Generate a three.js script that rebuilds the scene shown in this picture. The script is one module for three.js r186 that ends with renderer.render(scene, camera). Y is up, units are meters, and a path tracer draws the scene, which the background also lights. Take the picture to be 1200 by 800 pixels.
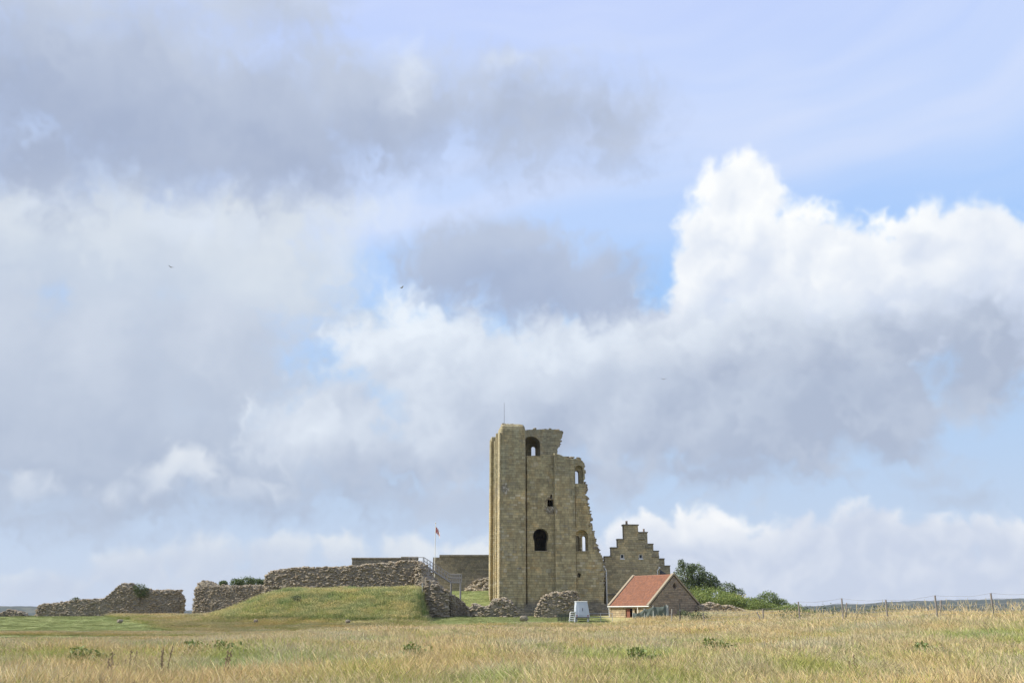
import * as THREE from 'three';
import { mergeGeometries, mergeVertices } from 'three/addons/utils/BufferGeometryUtils.js';

// ---------- camera, sun, exposure ----------
const scene = new THREE.Scene();
const EYE = 1.65;
const camera = new THREE.PerspectiveCamera(40, 1024 / 682, 0.1, 30000);
camera.position.set(0, EYE, 0);
camera.rotation.set(THREE.MathUtils.degToRad(16.14), 0, 0);
scene.add(camera);
const renderer = new THREE.WebGLRenderer({ antialias: true });
renderer.toneMapping = THREE.LinearToneMapping;
const EXPOSURE = 1.25;
renderer.toneMappingExposure = EXPOSURE;
renderer.shadowMap.enabled = true;
const sun = new THREE.DirectionalLight(new THREE.Color(1, 0.94, 0.82), 4.9);
sun.name = 'sun';
sun.position.set(-74 - 5, 70, 3 - 110);
sun.target.position.set(-5, 0, -110);
sun.castShadow = true;
sun.shadow.mapSize.set(4096, 4096);
Object.assign(sun.shadow.camera, { left: -120, right: 120, top: 120, bottom: -120, near: 1, far: 400 });
scene.add(sun, sun.target);
scene.fog = new THREE.FogExp2(new THREE.Color(0.80, 0.87, 1.0), 0.00008);

// ---------- noise ----------
function rng(seed) { let s = seed >>> 0; return () => { s = (s + 0x6D2B79F5) >>> 0; let t = s; t = Math.imul(t ^ (t >>> 15), t | 1); t ^= t + Math.imul(t ^ (t >>> 7), t | 61); return ((t ^ (t >>> 14)) >>> 0) / 4294967296; }; }
const PERM = new Uint8Array(512), GX = new Float32Array(256), GY = new Float32Array(256);
{ const r = rng(77); const p = [...Array(256).keys()]; for (let i = 255; i > 0; i--) { const j = Math.floor(r() * (i + 1)); [p[i], p[j]] = [p[j], p[i]]; } for (let i = 0; i < 512; i++) PERM[i] = p[i & 255]; for (let i = 0; i < 256; i++) { GX[i] = Math.cos(i / 256 * 6.28318); GY[i] = Math.sin(i / 256 * 6.28318); } }
function noise2(x, y) {   // gradient noise, about -1 to 1
  const xi = Math.floor(x), yi = Math.floor(y), fx = x - xi, fy = y - yi, X = xi & 255, Y = yi & 255;
  const u = fx * fx * fx * (fx * (fx * 6 - 15) + 10), v = fy * fy * fy * (fy * (fy * 6 - 15) + 10);
  const a = PERM[PERM[X] + Y], b = PERM[PERM[X + 1] + Y], c = PERM[PERM[X] + Y + 1], d = PERM[PERM[X + 1] + Y + 1];
  const n00 = GX[a] * fx + GY[a] * fy, n10 = GX[b] * (fx - 1) + GY[b] * fy, n01 = GX[c] * fx + GY[c] * (fy - 1), n11 = GX[d] * (fx - 1) + GY[d] * (fy - 1);
  return 1.5 * (n00 + u * (n10 - n00) + v * (n01 - n00 + u * (n00 - n10 - n01 + n11)));
}
function fbm(x, y, oct = 4, gain = 0.5) { let s = 0, a = 1, t = 0; for (let i = 0; i < oct; i++) { s += a * noise2(x, y); t += a; a *= gain; x = x * 2.03 + 17.1; y = y * 2.03 - 9.7; } return s / t * 1.4; }
function billow(x, y, oct = 4, gain = 0.5) { let s = 0, a = 1, t = 0; for (let i = 0; i < oct; i++) { s += a * (1 - 2.6 * Math.abs(noise2(x, y))); t += a; a *= gain; x = x * 2.07 + 5.3; y = y * 2.07 + 31.7; } return s / t; }
const clamp = (x, a = 0, b = 1) => Math.min(b, Math.max(a, x));
const step = (a, b, x) => { const t = clamp((x - a) / (b - a)); return t * t * (3 - 2 * t); };
const mix = (a, b, t) => a + (b - a) * t;
const lin = (c) => { c /= 255; return c <= 0.04045 ? c / 12.92 : ((c + 0.055) / 1.055) ** 2.4; };

// ---------- sky: air and broken cumulus, the same kind of cloud all the way round ----------
const CLOUDS = [   // az, el, half-width and half-height of each puff in degrees; colours as displayed; high = ramp from low to top colour
  { name: 'far cumulus, right', top: [247, 249, 252], low: [203, 213, 232], high: [3.0, 6.4], soft: 0.8, amp: 0.75, freq: 0.5, tilt: 0, relief: 0.9, cover: 0.95, puffs: [[11.6, 3.3, 3.7, 2.7], [8.0, 3.7, 2.6, 2.3], [16.1, 3.0, 3.7, 2.4], [20.1, 3.5, 2.7, 2.5], [23.5, 3.1, 2.8, 2.2], [27.3, 3.2, 2.6, 2.3], [4.5, 2.4, 3.0, 1.8], [11.2, 5.2, 1.4, 1.1], [19.4, 1.3, 13.3, 2.1], [1.0, 1.4, 10.9, 1.5]] },
  { name: 'far cumulus, left', top: [228, 234, 241], low: [199, 210, 229], high: [1.3, 4.4], soft: 0.9, amp: 0.6, freq: 0.55, tilt: 0, relief: 0.8, cover: 0.9, puffs: [[-21.7, 2.2, 2.7, 1.6], [-18.2, 2.8, 3.0, 1.6], [-13.5, 3.0, 2.7, 1.5], [-10.3, 3.3, 2.2, 1.3], [-6.1, 3.5, 2.5, 1.3], [-2.0, 3.8, 2.5, 1.1], [-25.4, 1.2, 3.4, 1.1], [-13.4, 1.3, 14.9, 1.3]] },
  { name: 'towering cumulus', top: [249, 252, 255], low: [202, 214, 236], high: [13.7, 25.1], soft: 1.0, amp: 1.0, freq: 0.26, tilt: 0, relief: 1.15, cover: 1, puffs: [[14.7, 23.9, 3.7, 2.8], [14.0, 20.8, 4.5, 4.0], [18.5, 20.1, 4.1, 3.1], [21.8, 19.9, 3.5, 2.7], [25.3, 19.9, 2.9, 2.6], [28.3, 20.3, 2.6, 2.3], [30.5, 18.6, 2.7, 2.9], [12.5, 18.6, 3.6, 2.5], [22.9, 17.1, 8.7, 3.8], [8.9, 17.4, 3.7, 1.6], [15.9, 16.3, 10.4, 3.2], [29.3, 15.1, 3.6, 3.2]] },
  { name: 'left pale veil', top: [219, 227, 236], low: [192, 204, 223], high: [13.4, 24.2], soft: 3.6, amp: 2.0, freq: 0.17, tilt: 0, relief: 0.7, cover: 0.95, puffs: [[-27.3, 19.6, 11.0, 5.7], [-19.3, 20.2, 10.5, 6.0], [-14.6, 19.2, 6.4, 3.5], [-21.8, 15.5, 13.6, 5.8], [-14.8, 22.4, 5.4, 3.2], [-12.3, 23.9, 3.3, 2.2], [-9.7, 16.4, 4.8, 3.1], [-24.0, 11.0, 12.0, 6.6]] },
  { name: 'left mid grey bank', top: [203, 213, 229], low: [176, 189, 211], high: [5.5, 17.2], soft: 3.0, amp: 1.8, freq: 0.17, tilt: 0, relief: 0.7, cover: 0.95, puffs: [[-26.7, 11.7, 8.7, 6.5], [-22.3, 8.0, 10.5, 4.0], [-15.3, 8.2, 9.3, 3.8], [-8.8, 7.0, 6.7, 2.4], [-24.7, 5.5, 7.6, 2.0], [-14.1, 5.7, 11.6, 1.7], [-18.2, 14.4, 7.6, 4.9]] },
  { name: 'cloud head left', top: [229, 235, 243], low: [194, 206, 225], high: [6.2, 9.7], soft: 1.0, amp: 0.7, freq: 0.4, tilt: 0, relief: 0.9, cover: 0.9, puffs: [[-18.9, 8.1, 2.0, 1.6], [-20.4, 7.3, 2.0, 1.2], [-15.7, 6.8, 2.9, 0.9], [-22.2, 6.6, 2.3, 0.8], [-27.4, 6.8, 2.1, 0.9]] },
  { name: 'middle cloud mass', top: [231, 239, 249], low: [175, 187, 209], high: [6.5, 19], soft: 2.3, amp: 1.7, freq: 0.19, tilt: 0.22, relief: 0.9, cover: 0.97, puffs: [[-5.9, 14.8, 7.3, 4.4], [0.0, 12.5, 10.5, 5.2], [-10.5, 11.3, 5.7, 4.1], [7.5, 13.7, 11.2, 5.9], [15.7, 12.8, 10.9, 5.8], [22.0, 11.4, 4.4, 4.6], [20.7, 14.7, 8.9, 3.7], [27.4, 13.5, 4.5, 4.2], [-6.8, 9.1, 10.4, 2.6], [18.2, 8.9, 6.8, 2.0], [-7.1, 18.6, 2.7, 2.3], [2.1, 8.1, 9.7, 2.2], [-13.5, 11.2, 3.0, 2.0], [12.8, 8.3, 12.1, 2.2], [-2.1, 7.3, 7.8, 1.7]] },
  { name: 'low grey shelf', top: [194, 206, 226], low: [184, 197, 218], high: [5.1, 11.4], soft: 1.8, amp: 1.2, freq: 0.3, tilt: 0, relief: 0.4, cover: 0.8, puffs: [[26.4, 5.9, 3.6, 0.9], [24.0, 7.2, 2.1, 0.9], [-2.1, 6.3, 6.7, 1.5]] },
  { name: 'upper left dark bank', top: [200, 210, 228], low: [168, 181, 207], high: [24.4, 35.9], soft: 4.8, amp: 2.2, freq: 0.15, tilt: 0, relief: 0.6, cover: 0.98, puffs: [[-26.2, 28.2, 16.3, 7.1], [-17.0, 28.4, 14.1, 6.2], [-9.3, 29.6, 10.7, 5.9], [0.0, 29.9, 10.4, 4.8], [5.8, 29.6, 6.8, 3.6], [-29.3, 23.9, 10.0, 4.2], [-29.7, 31.9, 13.8, 4.5], [-15.9, 34.2, 11.6, 3.5]] },
  { name: 'bright wisps', top: [233, 241, 252], low: [219, 230, 247], high: [19.8, 34.0], soft: 3.0, amp: 1.2, freq: 0.3, tilt: 0, relief: 0.6, cover: 0.7, puffs: [[-7.4, 31.9, 2.0, 3.0], [-0.6, 32.8, 2.4, 1.0], [-9.5, 23.9, 5.0, 2.1], [-11.1, 21.7, 2.2, 2.0], [-20.0, 22.1, 5.7, 1.7], [-28.1, 21.8, 3.6, 1.2]] },
  { name: 'small dark cloud', top: [188, 200, 222], low: [169, 183, 210], high: [17.6, 23.3], soft: 2.0, amp: 1.4, freq: 0.22, tilt: 0, relief: 0.6, cover: 0.97, puffs: [[0.6, 20.0, 8.0, 3.4], [-2.5, 20.7, 6.2, 3.0], [5.5, 19.4, 5.2, 2.8], [0.0, 22.1, 3.7, 2.4]] },
];
function makeSky() {
  const W = 4096, H = 2048, data = new Float32Array(W * H * 4);
  const AIR = [[0, 205, 217, 235], [6, 192, 212, 238], [12, 178, 208, 244], [18, 162, 202, 251], [26, 176, 206, 254], [36, 187, 206, 254], [90, 187, 206, 254]];
  const lut = new Float32Array(4096); for (let i = 0; i < 4096; i++) lut[i] = lin(i / 16);
  const N = Math.round(W * 72 / 360), row = new Float32Array(N * 3);   // 72 degrees of cloud, repeated mirror-wise five times round
  for (let j = H / 2 - 2; j < H; j++) {
    const e = ((j + 0.5) / H - 0.5) * 180, calm = 1 - step(50, 75, e);
    for (let i = 0; i < N; i++) {
      const a = (i + 0.5) / N * 72 - 36;
      let k = 0; while (AIR[k + 1][0] < e && k < AIR.length - 2) k++;
      const t0 = clamp((e - AIR[k][0]) / (AIR[k + 1][0] - AIR[k][0]));
      let r = mix(AIR[k][1], AIR[k + 1][1], t0), g = mix(AIR[k][2], AIR[k + 1][2], t0), b = mix(AIR[k][3], AIR[k + 1][3], t0);
      // high thin cirrus in long streaks
      const wa = fbm(a * 0.05 + 3, e * 0.05, 3), sl = e - 0.17 * a + wa * 3, al = a + wa * 5;
      const streak = clamp(0.5 + 0.75 * fbm(al * 0.035, sl * 0.33 + 40, 4));
      const band = step(16.5, 23, sl + 0.8 * wa) * (0.35 + 0.65 * streak);
      const ci = clamp(0.78 * band + 0.35 * step(22, 24.5, sl) * step(29, 25.5, sl)) * calm;
      r = mix(r, 216, ci * 0.8); g = mix(g, 227, ci * 0.8); b = mix(b, 253, ci * 0.8);
      // shared warps
      const w1 = fbm(a * 0.13 + 50, e * 0.13, 3), w2 = fbm(a * 0.13 - 20, e * 0.13 + 80, 3), f1 = fbm(a * 0.9, e * 0.9 + 12, 3), f2 = fbm(a * 0.9 + 60, e * 0.9, 3), f3 = fbm(a * 0.28 + 0.6 * w2 + 90, e * 0.42 + 0.5 * w1, 4);
      for (const c of CLOUDS) {
        let near = -99;
        const pa = a + w1 * c.amp * 0.9 + f1 * c.amp * 0.22, pe = e + w2 * c.amp * 0.7 + f2 * c.amp * 0.18;
        for (const [ca, ce, ra, re] of c.puffs) {
          const dx = (pa - ca) / ra, dy = (pe - ce) / re, d = (1 - Math.sqrt(dx * dx + dy * dy)) * Math.min(ra, re);
          near = d > near ? d + 0.25 * Math.exp(-(d - near) * 2) * 0 : near;
        }
        if (near < -c.amp * 1.3) continue;
        const q = c.freq, wx = pa + 0.5 * f2 / q * 0.3, wy = pe + 0.5 * f1 / q * 0.3;
        const b0 = billow(wx * q, wy * q, 5, 0.52);
        const field = near + c.amp * (b0 * 0.85 - 0.1);
        if (field <= 0) continue;
        const al2 = step(0, c.soft, field) * c.cover * (e > 36 ? mix(1, calm, 1) : 1);
        const b1 = billow((wx - 0.3 / q) * q, (wy + 0.38 / q) * q, 3, 0.42), s0 = billow(wx * q, wy * q, 2, 0.4);
        const edge = step(2.4, 0, field);
        let s = step(c.high[0], c.high[1], pe - c.tilt * pa + 1.6 * w1) * 0.85 + 0.06 + 0.16 * w2 + c.relief * (0.17 * (s0 - b1) + 0.06 * b0 + 0.13 * f3) + 0.2 * edge * c.relief;
        s = clamp(s, 0, 1.1);
        r = mix(r, mix(c.low[0], c.top[0], s), al2); g = mix(g, mix(c.low[1], c.top[1], s), al2); b = mix(b, mix(c.low[2], c.top[2], s), al2);
      }
      row[i * 3] = lut[Math.min(4080, r * 16) | 0] / EXPOSURE; row[i * 3 + 1] = lut[Math.min(4080, g * 16) | 0] / EXPOSURE; row[i * 3 + 2] = lut[Math.min(4080, b * 16) | 0] / EXPOSURE;
    }
    for (let i = 0; i < W; i++) {
      const az = ((i + 0.5) / W * 360 - 90 + 180 + 360) % 360 - 180, o = (j * W + i) * 4, w = 0.5 * step(165, 180, Math.abs(az));
      const at = (z) => { const x = ((z + 36) % 144 + 144) % 144; return clamp(Math.floor((x < 72 ? x : 144 - x) / 72 * N), 0, N - 1) * 3; }, k = at(az), m = at(-az);
      for (let c = 0; c < 3; c++) data[o + c] = mix(row[k + c], row[m + c], w);
      data[o + 3] = 1;
    }
  }
  for (let o = 0, n = (H / 2 - 2) * W * 4; o < n; o += 4) { data[o] = 0.16; data[o + 1] = 0.2; data[o + 2] = 0.24; data[o + 3] = 1; }
  const t = new THREE.DataTexture(data, W, H, THREE.RGBAFormat, THREE.FloatType);
  t.mapping = THREE.EquirectangularReflectionMapping; t.minFilter = t.magFilter = THREE.LinearFilter; t.colorSpace = THREE.LinearSRGBColorSpace; t.needsUpdate = true;
  return t;
}
const skyTexture = makeSky();
scene.background = skyTexture;
scene.environment = skyTexture;
console.log('sky done');

// ---------- helpers ----------
const taken = new Map();
function numbered(name) { const n = taken.get(name) ?? 0; taken.set(name, n + 1); return n ? name + '_' + String(n).padStart(3, '0') : name; }
function tag(o, label, category, group) { o.userData.label = label; o.userData.category = category; if (group) o.userData.group = group; return o; }
function thing(name, label, category, [x, y, z] = [0, 0, 0], turn = 0, group) {
  const o = new THREE.Group(); o.name = numbered(name); scene.add(o); o.position.set(x, y, z); o.rotation.y = turn;
  return tag(o, label, category, group);
}
function part(name, geometry, material, parent) { const m = new THREE.Mesh(geometry, material); m.name = name; m.castShadow = m.receiveShadow = true; parent.add(m); return m; }
function structure(name, geometry, material) { const m = part(numbered(name), geometry, material, scene); m.userData.kind = 'structure'; return m; }
function instanced(name, geometry, material, list, parent = scene) {   // list of [Matrix4, Color]
  const m = new THREE.InstancedMesh(geometry, material, list.length); m.name = parent === scene ? numbered(name) : name;
  list.forEach(([mat, col], i) => { m.setMatrixAt(i, mat); if (col) m.setColorAt(i, col); });
  m.castShadow = m.receiveShadow = true; m.userData.kind = 'stuff'; parent.add(m); return m;
}
const R = Math.PI / 180, V = (x, y, z) => new THREE.Vector3(x, y, z);
const rgb = (r, g, b) => new THREE.Color().setRGB(r, g, b);
function compose(x, y, z, rx, ry, rz, sx, sy = sx, sz = sx) { return new THREE.Matrix4().compose(V(x, y, z), new THREE.Quaternion().setFromEuler(new THREE.Euler(rx, ry, rz, 'YXZ')), V(sx, sy, sz)); }
function boxUV(g, s = 1) {   // texture coordinates in metres, from the axis that each face looks along most
  g = g.index ? g.toNonIndexed() : g; if (!g.attributes.normal) g.computeVertexNormals();
  const p = g.attributes.position, uv = new Float32Array(p.count * 2), a = V(), b = V(), c = V(), n = V();
  for (let i = 0; i < p.count; i += 3) {
    a.fromBufferAttribute(p, i); b.fromBufferAttribute(p, i + 1); c.fromBufferAttribute(p, i + 2);
    n.copy(b).sub(a).cross(c.clone().sub(a)); const ax = Math.abs(n.x), ay = Math.abs(n.y), az = Math.abs(n.z);
    [a, b, c].forEach((q, k) => { const [u, v] = az >= ax && az >= ay ? [q.x, q.y] : ax >= ay ? [q.z + 3.7, q.y] : [q.x, q.z]; uv[(i + k) * 2] = u * s; uv[(i + k) * 2 + 1] = v * s; });
  }
  g.setAttribute('uv', new THREE.BufferAttribute(uv, 2)); return g;
}
function box(x0, x1, y0, y1, z0, z1) { const g = new THREE.BoxGeometry(x1 - x0, y1 - y0, z1 - z0); g.translate((x0 + x1) / 2, (y0 + y1) / 2, (z0 + z1) / 2); return g.toNonIndexed(); }
function chamferBox(x0, x1, y0, y1, z0, z1, b = 0.04) {
  const s = new THREE.Shape([[x0 + b, y0 + b], [x1 - b, y0 + b], [x1 - b, y1 - b], [x0 + b, y1 - b]].map(([x, y]) => new THREE.Vector2(x, y)));
  const g = new THREE.ExtrudeGeometry(s, { depth: z1 - z0 - 2 * b, bevelEnabled: true, bevelSize: b, bevelThickness: b, bevelSegments: 1 }); g.translate(0, 0, z0 + b); return g;
}
function slab(points, holes, z0, z1, bevel = 0) {   // an outline in x, y with openings, extruded along z
  const s = new THREE.Shape(points.map(([x, y]) => new THREE.Vector2(x, y)));
  for (const h of holes) s.holes.push(new THREE.Path(h.map(([x, y]) => new THREE.Vector2(x, y))));
  const g = new THREE.ExtrudeGeometry(s, { depth: z1 - z0 - 2 * bevel, bevelEnabled: bevel > 0, bevelSize: bevel, bevelThickness: bevel, bevelOffset: -bevel, bevelSegments: 1 }); g.translate(0, 0, z0 + bevel); return boxUV(g);
}
function bar(a, b, r, seg = 6) { const d = b.clone().sub(a), g = new THREE.CylinderGeometry(r, r, d.length(), seg); g.applyQuaternion(new THREE.Quaternion().setFromUnitVectors(V(0, 1, 0), d.clone().normalize())); g.translate((a.x + b.x) / 2, (a.y + b.y) / 2, (a.z + b.z) / 2); return g.toNonIndexed(); }
const join = (list) => mergeGeometries(list.map((g) => { g = g.index ? g.toNonIndexed() : g; for (const k of Object.keys(g.attributes)) if (!['position', 'normal', 'uv', 'color'].includes(k)) g.deleteAttribute(k); return g; }));
function arch(x0, x1, y0, ySpring, n = 10) { const c = (x0 + x1) / 2, r = (x1 - x0) / 2, o = [[x0, y0], [x1, y0], [x1, ySpring]]; for (let i = 1; i < n; i++) o.push([c + r * Math.cos(Math.PI * i / n), ySpring + r * Math.sin(Math.PI * i / n)]); o.push([x0, ySpring]); return o; }
function ragged(points, seed, size = 0.3, depth = 0.14) {   // a broken masonry edge: the line goes in small blocky steps
  const r = rng(seed), out = [];
  for (let i = 0; i < points.length - 1; i++) {
    const [x0, y0] = points[i], [x1, y1] = points[i + 1], L = Math.hypot(x1 - x0, y1 - y0), n = Math.max(1, Math.round(L / size)), nx = (y1 - y0) / L, ny = -(x1 - x0) / L;
    for (let k = 0; k < n; k++) {
      const t = k / n, j = (r() - 0.45) * depth * 2, t2 = (k + 0.75 + r() * 0.15) / n;
      out.push([mix(x0, x1, t) + nx * j, mix(y0, y1, t) + ny * j], [mix(x0, x1, t2) + nx * j, mix(y0, y1, t2) + ny * j]);
    }
  }
  out.push(points[points.length - 1]); return out;
}

// ---------- textures: what surfaces are made of ----------
function noiseP(x, y, px, py) {   // gradient noise that repeats every px, py cells
  const xi = Math.floor(x), yi = Math.floor(y), fx = x - xi, fy = y - yi, w = (v, p) => ((v % p) + p) % p;
  const X0 = w(xi, px) & 255, X1 = w(xi + 1, px) & 255, Y0 = w(yi, py) & 255, Y1 = w(yi + 1, py) & 255;
  const u = fx * fx * (3 - 2 * fx), v = fy * fy * (3 - 2 * fy), a = PERM[PERM[X0] + Y0], b = PERM[PERM[X1] + Y0], c = PERM[PERM[X0] + Y1], d = PERM[PERM[X1] + Y1];
  const n00 = GX[a] * fx + GY[a] * fy, n10 = GX[b] * (fx - 1) + GY[b] * fy, n01 = GX[c] * fx + GY[c] * (fy - 1), n11 = GX[d] * (fx - 1) + GY[d] * (fy - 1);
  return 1.5 * (n00 + u * (n10 - n00) + v * (n01 - n00 + u * (n00 - n10 - n01 + n11)));
}
function fbmP(u, v, f, oct = 4) { let s = 0, a = 1, t = 0; for (let i = 0; i < oct; i++) { s += a * noiseP(u * f + i * 13, v * f + i * 7, f, f); t += a; a *= 0.55; f *= 2; } return s / t * 1.4; }
const toSRGB = (c) => 255 * clamp(c <= 0.0031308 ? c * 12.92 : 1.055 * clamp(c) ** (1 / 2.4) - 0.055);
function texture(w, h, fn, metresW, metresH, colour = true) {   // fn(u, v) -> linear [r, g, b] or one number
  const d = new Uint8Array(w * h * 4);
  for (let j = 0; j < h; j++) for (let i = 0; i < w; i++) {
    const c = fn((i + 0.5) / w, (j + 0.5) / h), o = (j * w + i) * 4;
    if (colour) { d[o] = toSRGB(c[0]); d[o + 1] = toSRGB(c[1]); d[o + 2] = toSRGB(c[2]); } else d[o] = d[o + 1] = d[o + 2] = 255 * clamp(c);
    d[o + 3] = 255;
  }
  const t = new THREE.DataTexture(d, w, h); t.wrapS = t.wrapT = THREE.RepeatWrapping; t.magFilter = THREE.LinearFilter; t.minFilter = THREE.LinearMipmapLinearFilter; t.generateMipmaps = true;
  t.repeat.set(1 / metresW, 1 / metresH); if (colour) t.colorSpace = THREE.SRGBColorSpace; t.needsUpdate = true; return t;
}
const lerp3 = (a, b, t) => [mix(a[0], b[0], t), mix(a[1], b[1], t), mix(a[2], b[2], t)];
function courses(W, H, courseH, blockW, seed) {   // coursed stone: for a point, [tone of its block, distance to the nearest joint in metres, kind]
  const r = rng(seed), rows = []; let y = 0;
  while (y < H - courseH * 0.6) { const h = courseH * (0.75 + r() * 0.5), row = { y, h: Math.min(h, H - y), x: [], tone: [], kind: [] }; let x = r() * blockW; while (x < W) { row.x.push(x); row.tone.push(r()); row.kind.push(r()); x += blockW * (0.6 + r() * 0.9); } rows.push(row); y += h; }
  rows[rows.length - 1].h = H - rows[rows.length - 1].y;
  const find = new Int16Array(4096); for (let i = 0, k = 0; i < 4096; i++) { while (k < rows.length - 1 && rows[k + 1].y <= i / 4096 * H) k++; find[i] = k; }
  return (x, yy) => {
    const row = rows[find[clamp(Math.floor(yy / H * 4096), 0, 4095)]]; let k = 0; while (k < row.x.length - 1 && row.x[k + 1] <= x) k++;
    if (x < row.x[0]) k = row.x.length - 1;
    const nx = row.x[(k + 1) % row.x.length], dx = Math.min(Math.abs(x - row.x[k]), Math.abs(nx - x)), dy = Math.min(yy - row.y, row.y + row.h - yy);
    return [row.tone[k], Math.min(dx, dy), row.kind[k]];
  };
}
function masonry(W, H, px, courseH, blockW, seed, palette, stain, joint = 0.035) {
  const at = courses(W, H, courseH, blockW, seed), w = Math.round(W * px), h = Math.round(H * px), height = new Float32Array(w * h);
  const map = texture(w, h, (u, v) => {
    const [tone, d, kind] = at(u * W, v * H), big = fbmP(u, v, 3, 3), mid = fbmP(u + 0.3, v, 14, 3), fine = fbmP(u, v + 0.2, 64, 2);
    let c = lerp3(palette[0], palette[1], clamp(0.5 + 0.7 * big + 0.45 * (kind - 0.5)));
    c = lerp3(c, palette[2], clamp(0.15 + 0.8 * mid + 0.9 * (kind > 0.8 ? 0.5 : 0) - 0.2));
    if (kind < 0.1) c = lerp3(c, palette[3], 0.55);
    let k = 0.79 + 0.42 * tone + 0.16 * fine + 0.1 * mid;
    const j = step(0, joint, d); k *= mix(0.64, 1, j);
    if (stain) [c, k] = stain(u * W, v * H, c, k, mid, fine);
    height[clamp(Math.floor(v * h), 0, h - 1) * w + clamp(Math.floor(u * w), 0, w - 1)] = j * (0.55 + 0.35 * tone) + 0.1 * fine + 0.06 * mid;
    return [c[0] * k, c[1] * k, c[2] * k];
  }, W, H);
  const bump = texture(w, h, (u, v) => height[Math.floor(v * h) * w + Math.floor(u * w)], W, H, false);
  return { map, bump };
}
function stone(m, bumpScale = 0.05) { return new THREE.MeshStandardMaterial({ map: m.map, bumpMap: m.bump, bumpScale, roughness: 0.95, metalness: 0 }); }
const plain = (r, g, b, roughness = 0.85, metalness = 0) => new THREE.MeshStandardMaterial({ color: rgb(r, g, b), roughness, metalness });

// ---------- the headland ----------
const gauss = (x, c, w) => Math.exp(-(((x - c) / w) ** 2));
function mound(x, d) {
  const e = fbm(x * 0.12, d * 0.12 + 4, 3) * 1.1, fall = step(102.5 + e, 115.5 + e * 0.4, d) * step(146, 126, d);
  return 2.95 * fall * step(-35 + e, -25.5 + e * 0.6, x - (d - 117) * 0.15) * (1 - step(-11.3, -10.0, x)) * (1 + 0.07 * fbm(x * 0.22, d * 0.22, 3) + 0.05 * fbm(x * 0.8, d * 0.8, 2));
}
function ground(x, z) {
  const d = -z;
  let y = 1.25 * step(86, 126, d) + 0.14 * fbm(x * 0.05, z * 0.05, 3) * step(8, 30, d) + 0.05 * fbm(x * 0.3, z * 0.3, 2);
  y += mound(x, d);
  y += 3.7 * step(127, 150, d) * step(-14, -9.5, x) * (1 - step(-3.2, 2.5, x));         // lawn of the inner ward, behind the gap in the wall
  y += 0.95 * step(10, 34, x) * step(24, 60, d) * (1 - 0.8 * step(76, 96, d));                                          // bank under the wire fence
  y += 0.25 * step(88, 104, d) * gauss(x, 26, 9);
  y += 1.2 * step(112, 124, d) * gauss(x, 26.5, 6.5);                                       // rough heap beyond the shed
  y -= 46 * step(80, 150, d) * step(33, 50, x);                                           // the cliff on that side
  y -= 80 * step(158, 250, d); y -= 80 * step(75, 140, Math.abs(x)) * step(40, 90, d) * (1 - 0); y -= 80 * step(150, 300, Math.abs(x));
  return Math.max(y, -82);
}
function graded(a, b, fine, lo, hi, grow) { const out = []; for (let v = a; v <= b + 1e-6; v += fine) out.push(v); let s = fine, v = b; while (v < hi) { s *= grow; v += s; out.push(v); } s = fine; v = a; while (v > lo) { s *= grow; v -= s; out.unshift(v); } return out; }
{
  const xs = graded(-72, 50, 0.8, -900, 900, 1.25), zs = graded(-152, 4, 0.8, -900, 500, 1.25), nx = xs.length, nz = zs.length;
  const pos = new Float32Array(nx * nz * 3), uv = new Float32Array(nx * nz * 2), idx = [];
  for (let j = 0; j < nz; j++) for (let i = 0; i < nx; i++) {
    const k = j * nx + i, x = xs[i], z = zs[j]; pos[k * 3] = x; pos[k * 3 + 1] = ground(x, z); pos[k * 3 + 2] = z; uv[k * 2] = (x + 80) / 140; uv[k * 2 + 1] = -z / 160;
    if (i < nx - 1 && j < nz - 1) idx.push(k, k + nx, k + 1, k + 1, k + nx, k + nx + 1);
  }
  const g = new THREE.BufferGeometry(); g.setAttribute('position', new THREE.BufferAttribute(pos, 3)); g.setAttribute('uv', new THREE.BufferAttribute(uv, 2)); g.setIndex(idx); g.computeVertexNormals();
  const t = texture(1400, 1600, (u, v) => {
    const x = u * 140 - 80, d = v * 160, n = fbm(x * 0.16, d * 0.1, 4), f = fbm(x * 2.2, d * 2.2, 3), f2 = fbm(x * 0.7 + 9, d * 0.7, 3);
    let c = lerp3([0.48, 0.40, 0.2], [0.33, 0.33, 0.12], clamp(0.4 + 0.8 * n));
    c = lerp3(c, lerp3([0.20, 0.25, 0.085], [0.27, 0.285, 0.12], clamp(0.5 + 0.5 * f2 + 0.3 * n)), lawn(x, d));
    const k = 0.9 + 0.25 * f + 0.15 * f2; return [c[0] * k, c[1] * k, c[2] * k];
  }, 1, 1);
  t.wrapS = t.wrapT = THREE.ClampToEdgeWrapping;
  structure('ground', g, new THREE.MeshPhysicalMaterial({ map: t, roughness: 1, specularIntensity: 0.2 }));
}
function lawn(x, d) {   // where the grass is mown: 0 to 1
  const e = fbm(x * 0.11 + 8, d * 0.2, 3) * 2.2;
  const left = step(88, 90.5, d + e * 0.8 + (x + 60) * 0.05) * step(-34, -37, x + e + (d - 98) * 0.6);
  const path = step(62, 63.5, d + e * 0.3 + (x + 32) * -0.2) * step(75, 73, d + e * 0.3 + (x + 32) * 0.25) * step(-14, -24, x + e * 3) * 0.85;
  const front = step(99.5, 101, d + e * 0.4) * step(-10.5, -9, x + e * 0.2) * step(11.5, 10, x);
  return Math.max(left, path, front);
}
structure('sea', (() => { const g = new THREE.CircleGeometry(14000, 64); g.rotateX(-Math.PI / 2); g.translate(0, -76, 0); return g; })(), new THREE.MeshStandardMaterial({ color: rgb(0.05, 0.08, 0.11), roughness: 0.35 }));
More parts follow.
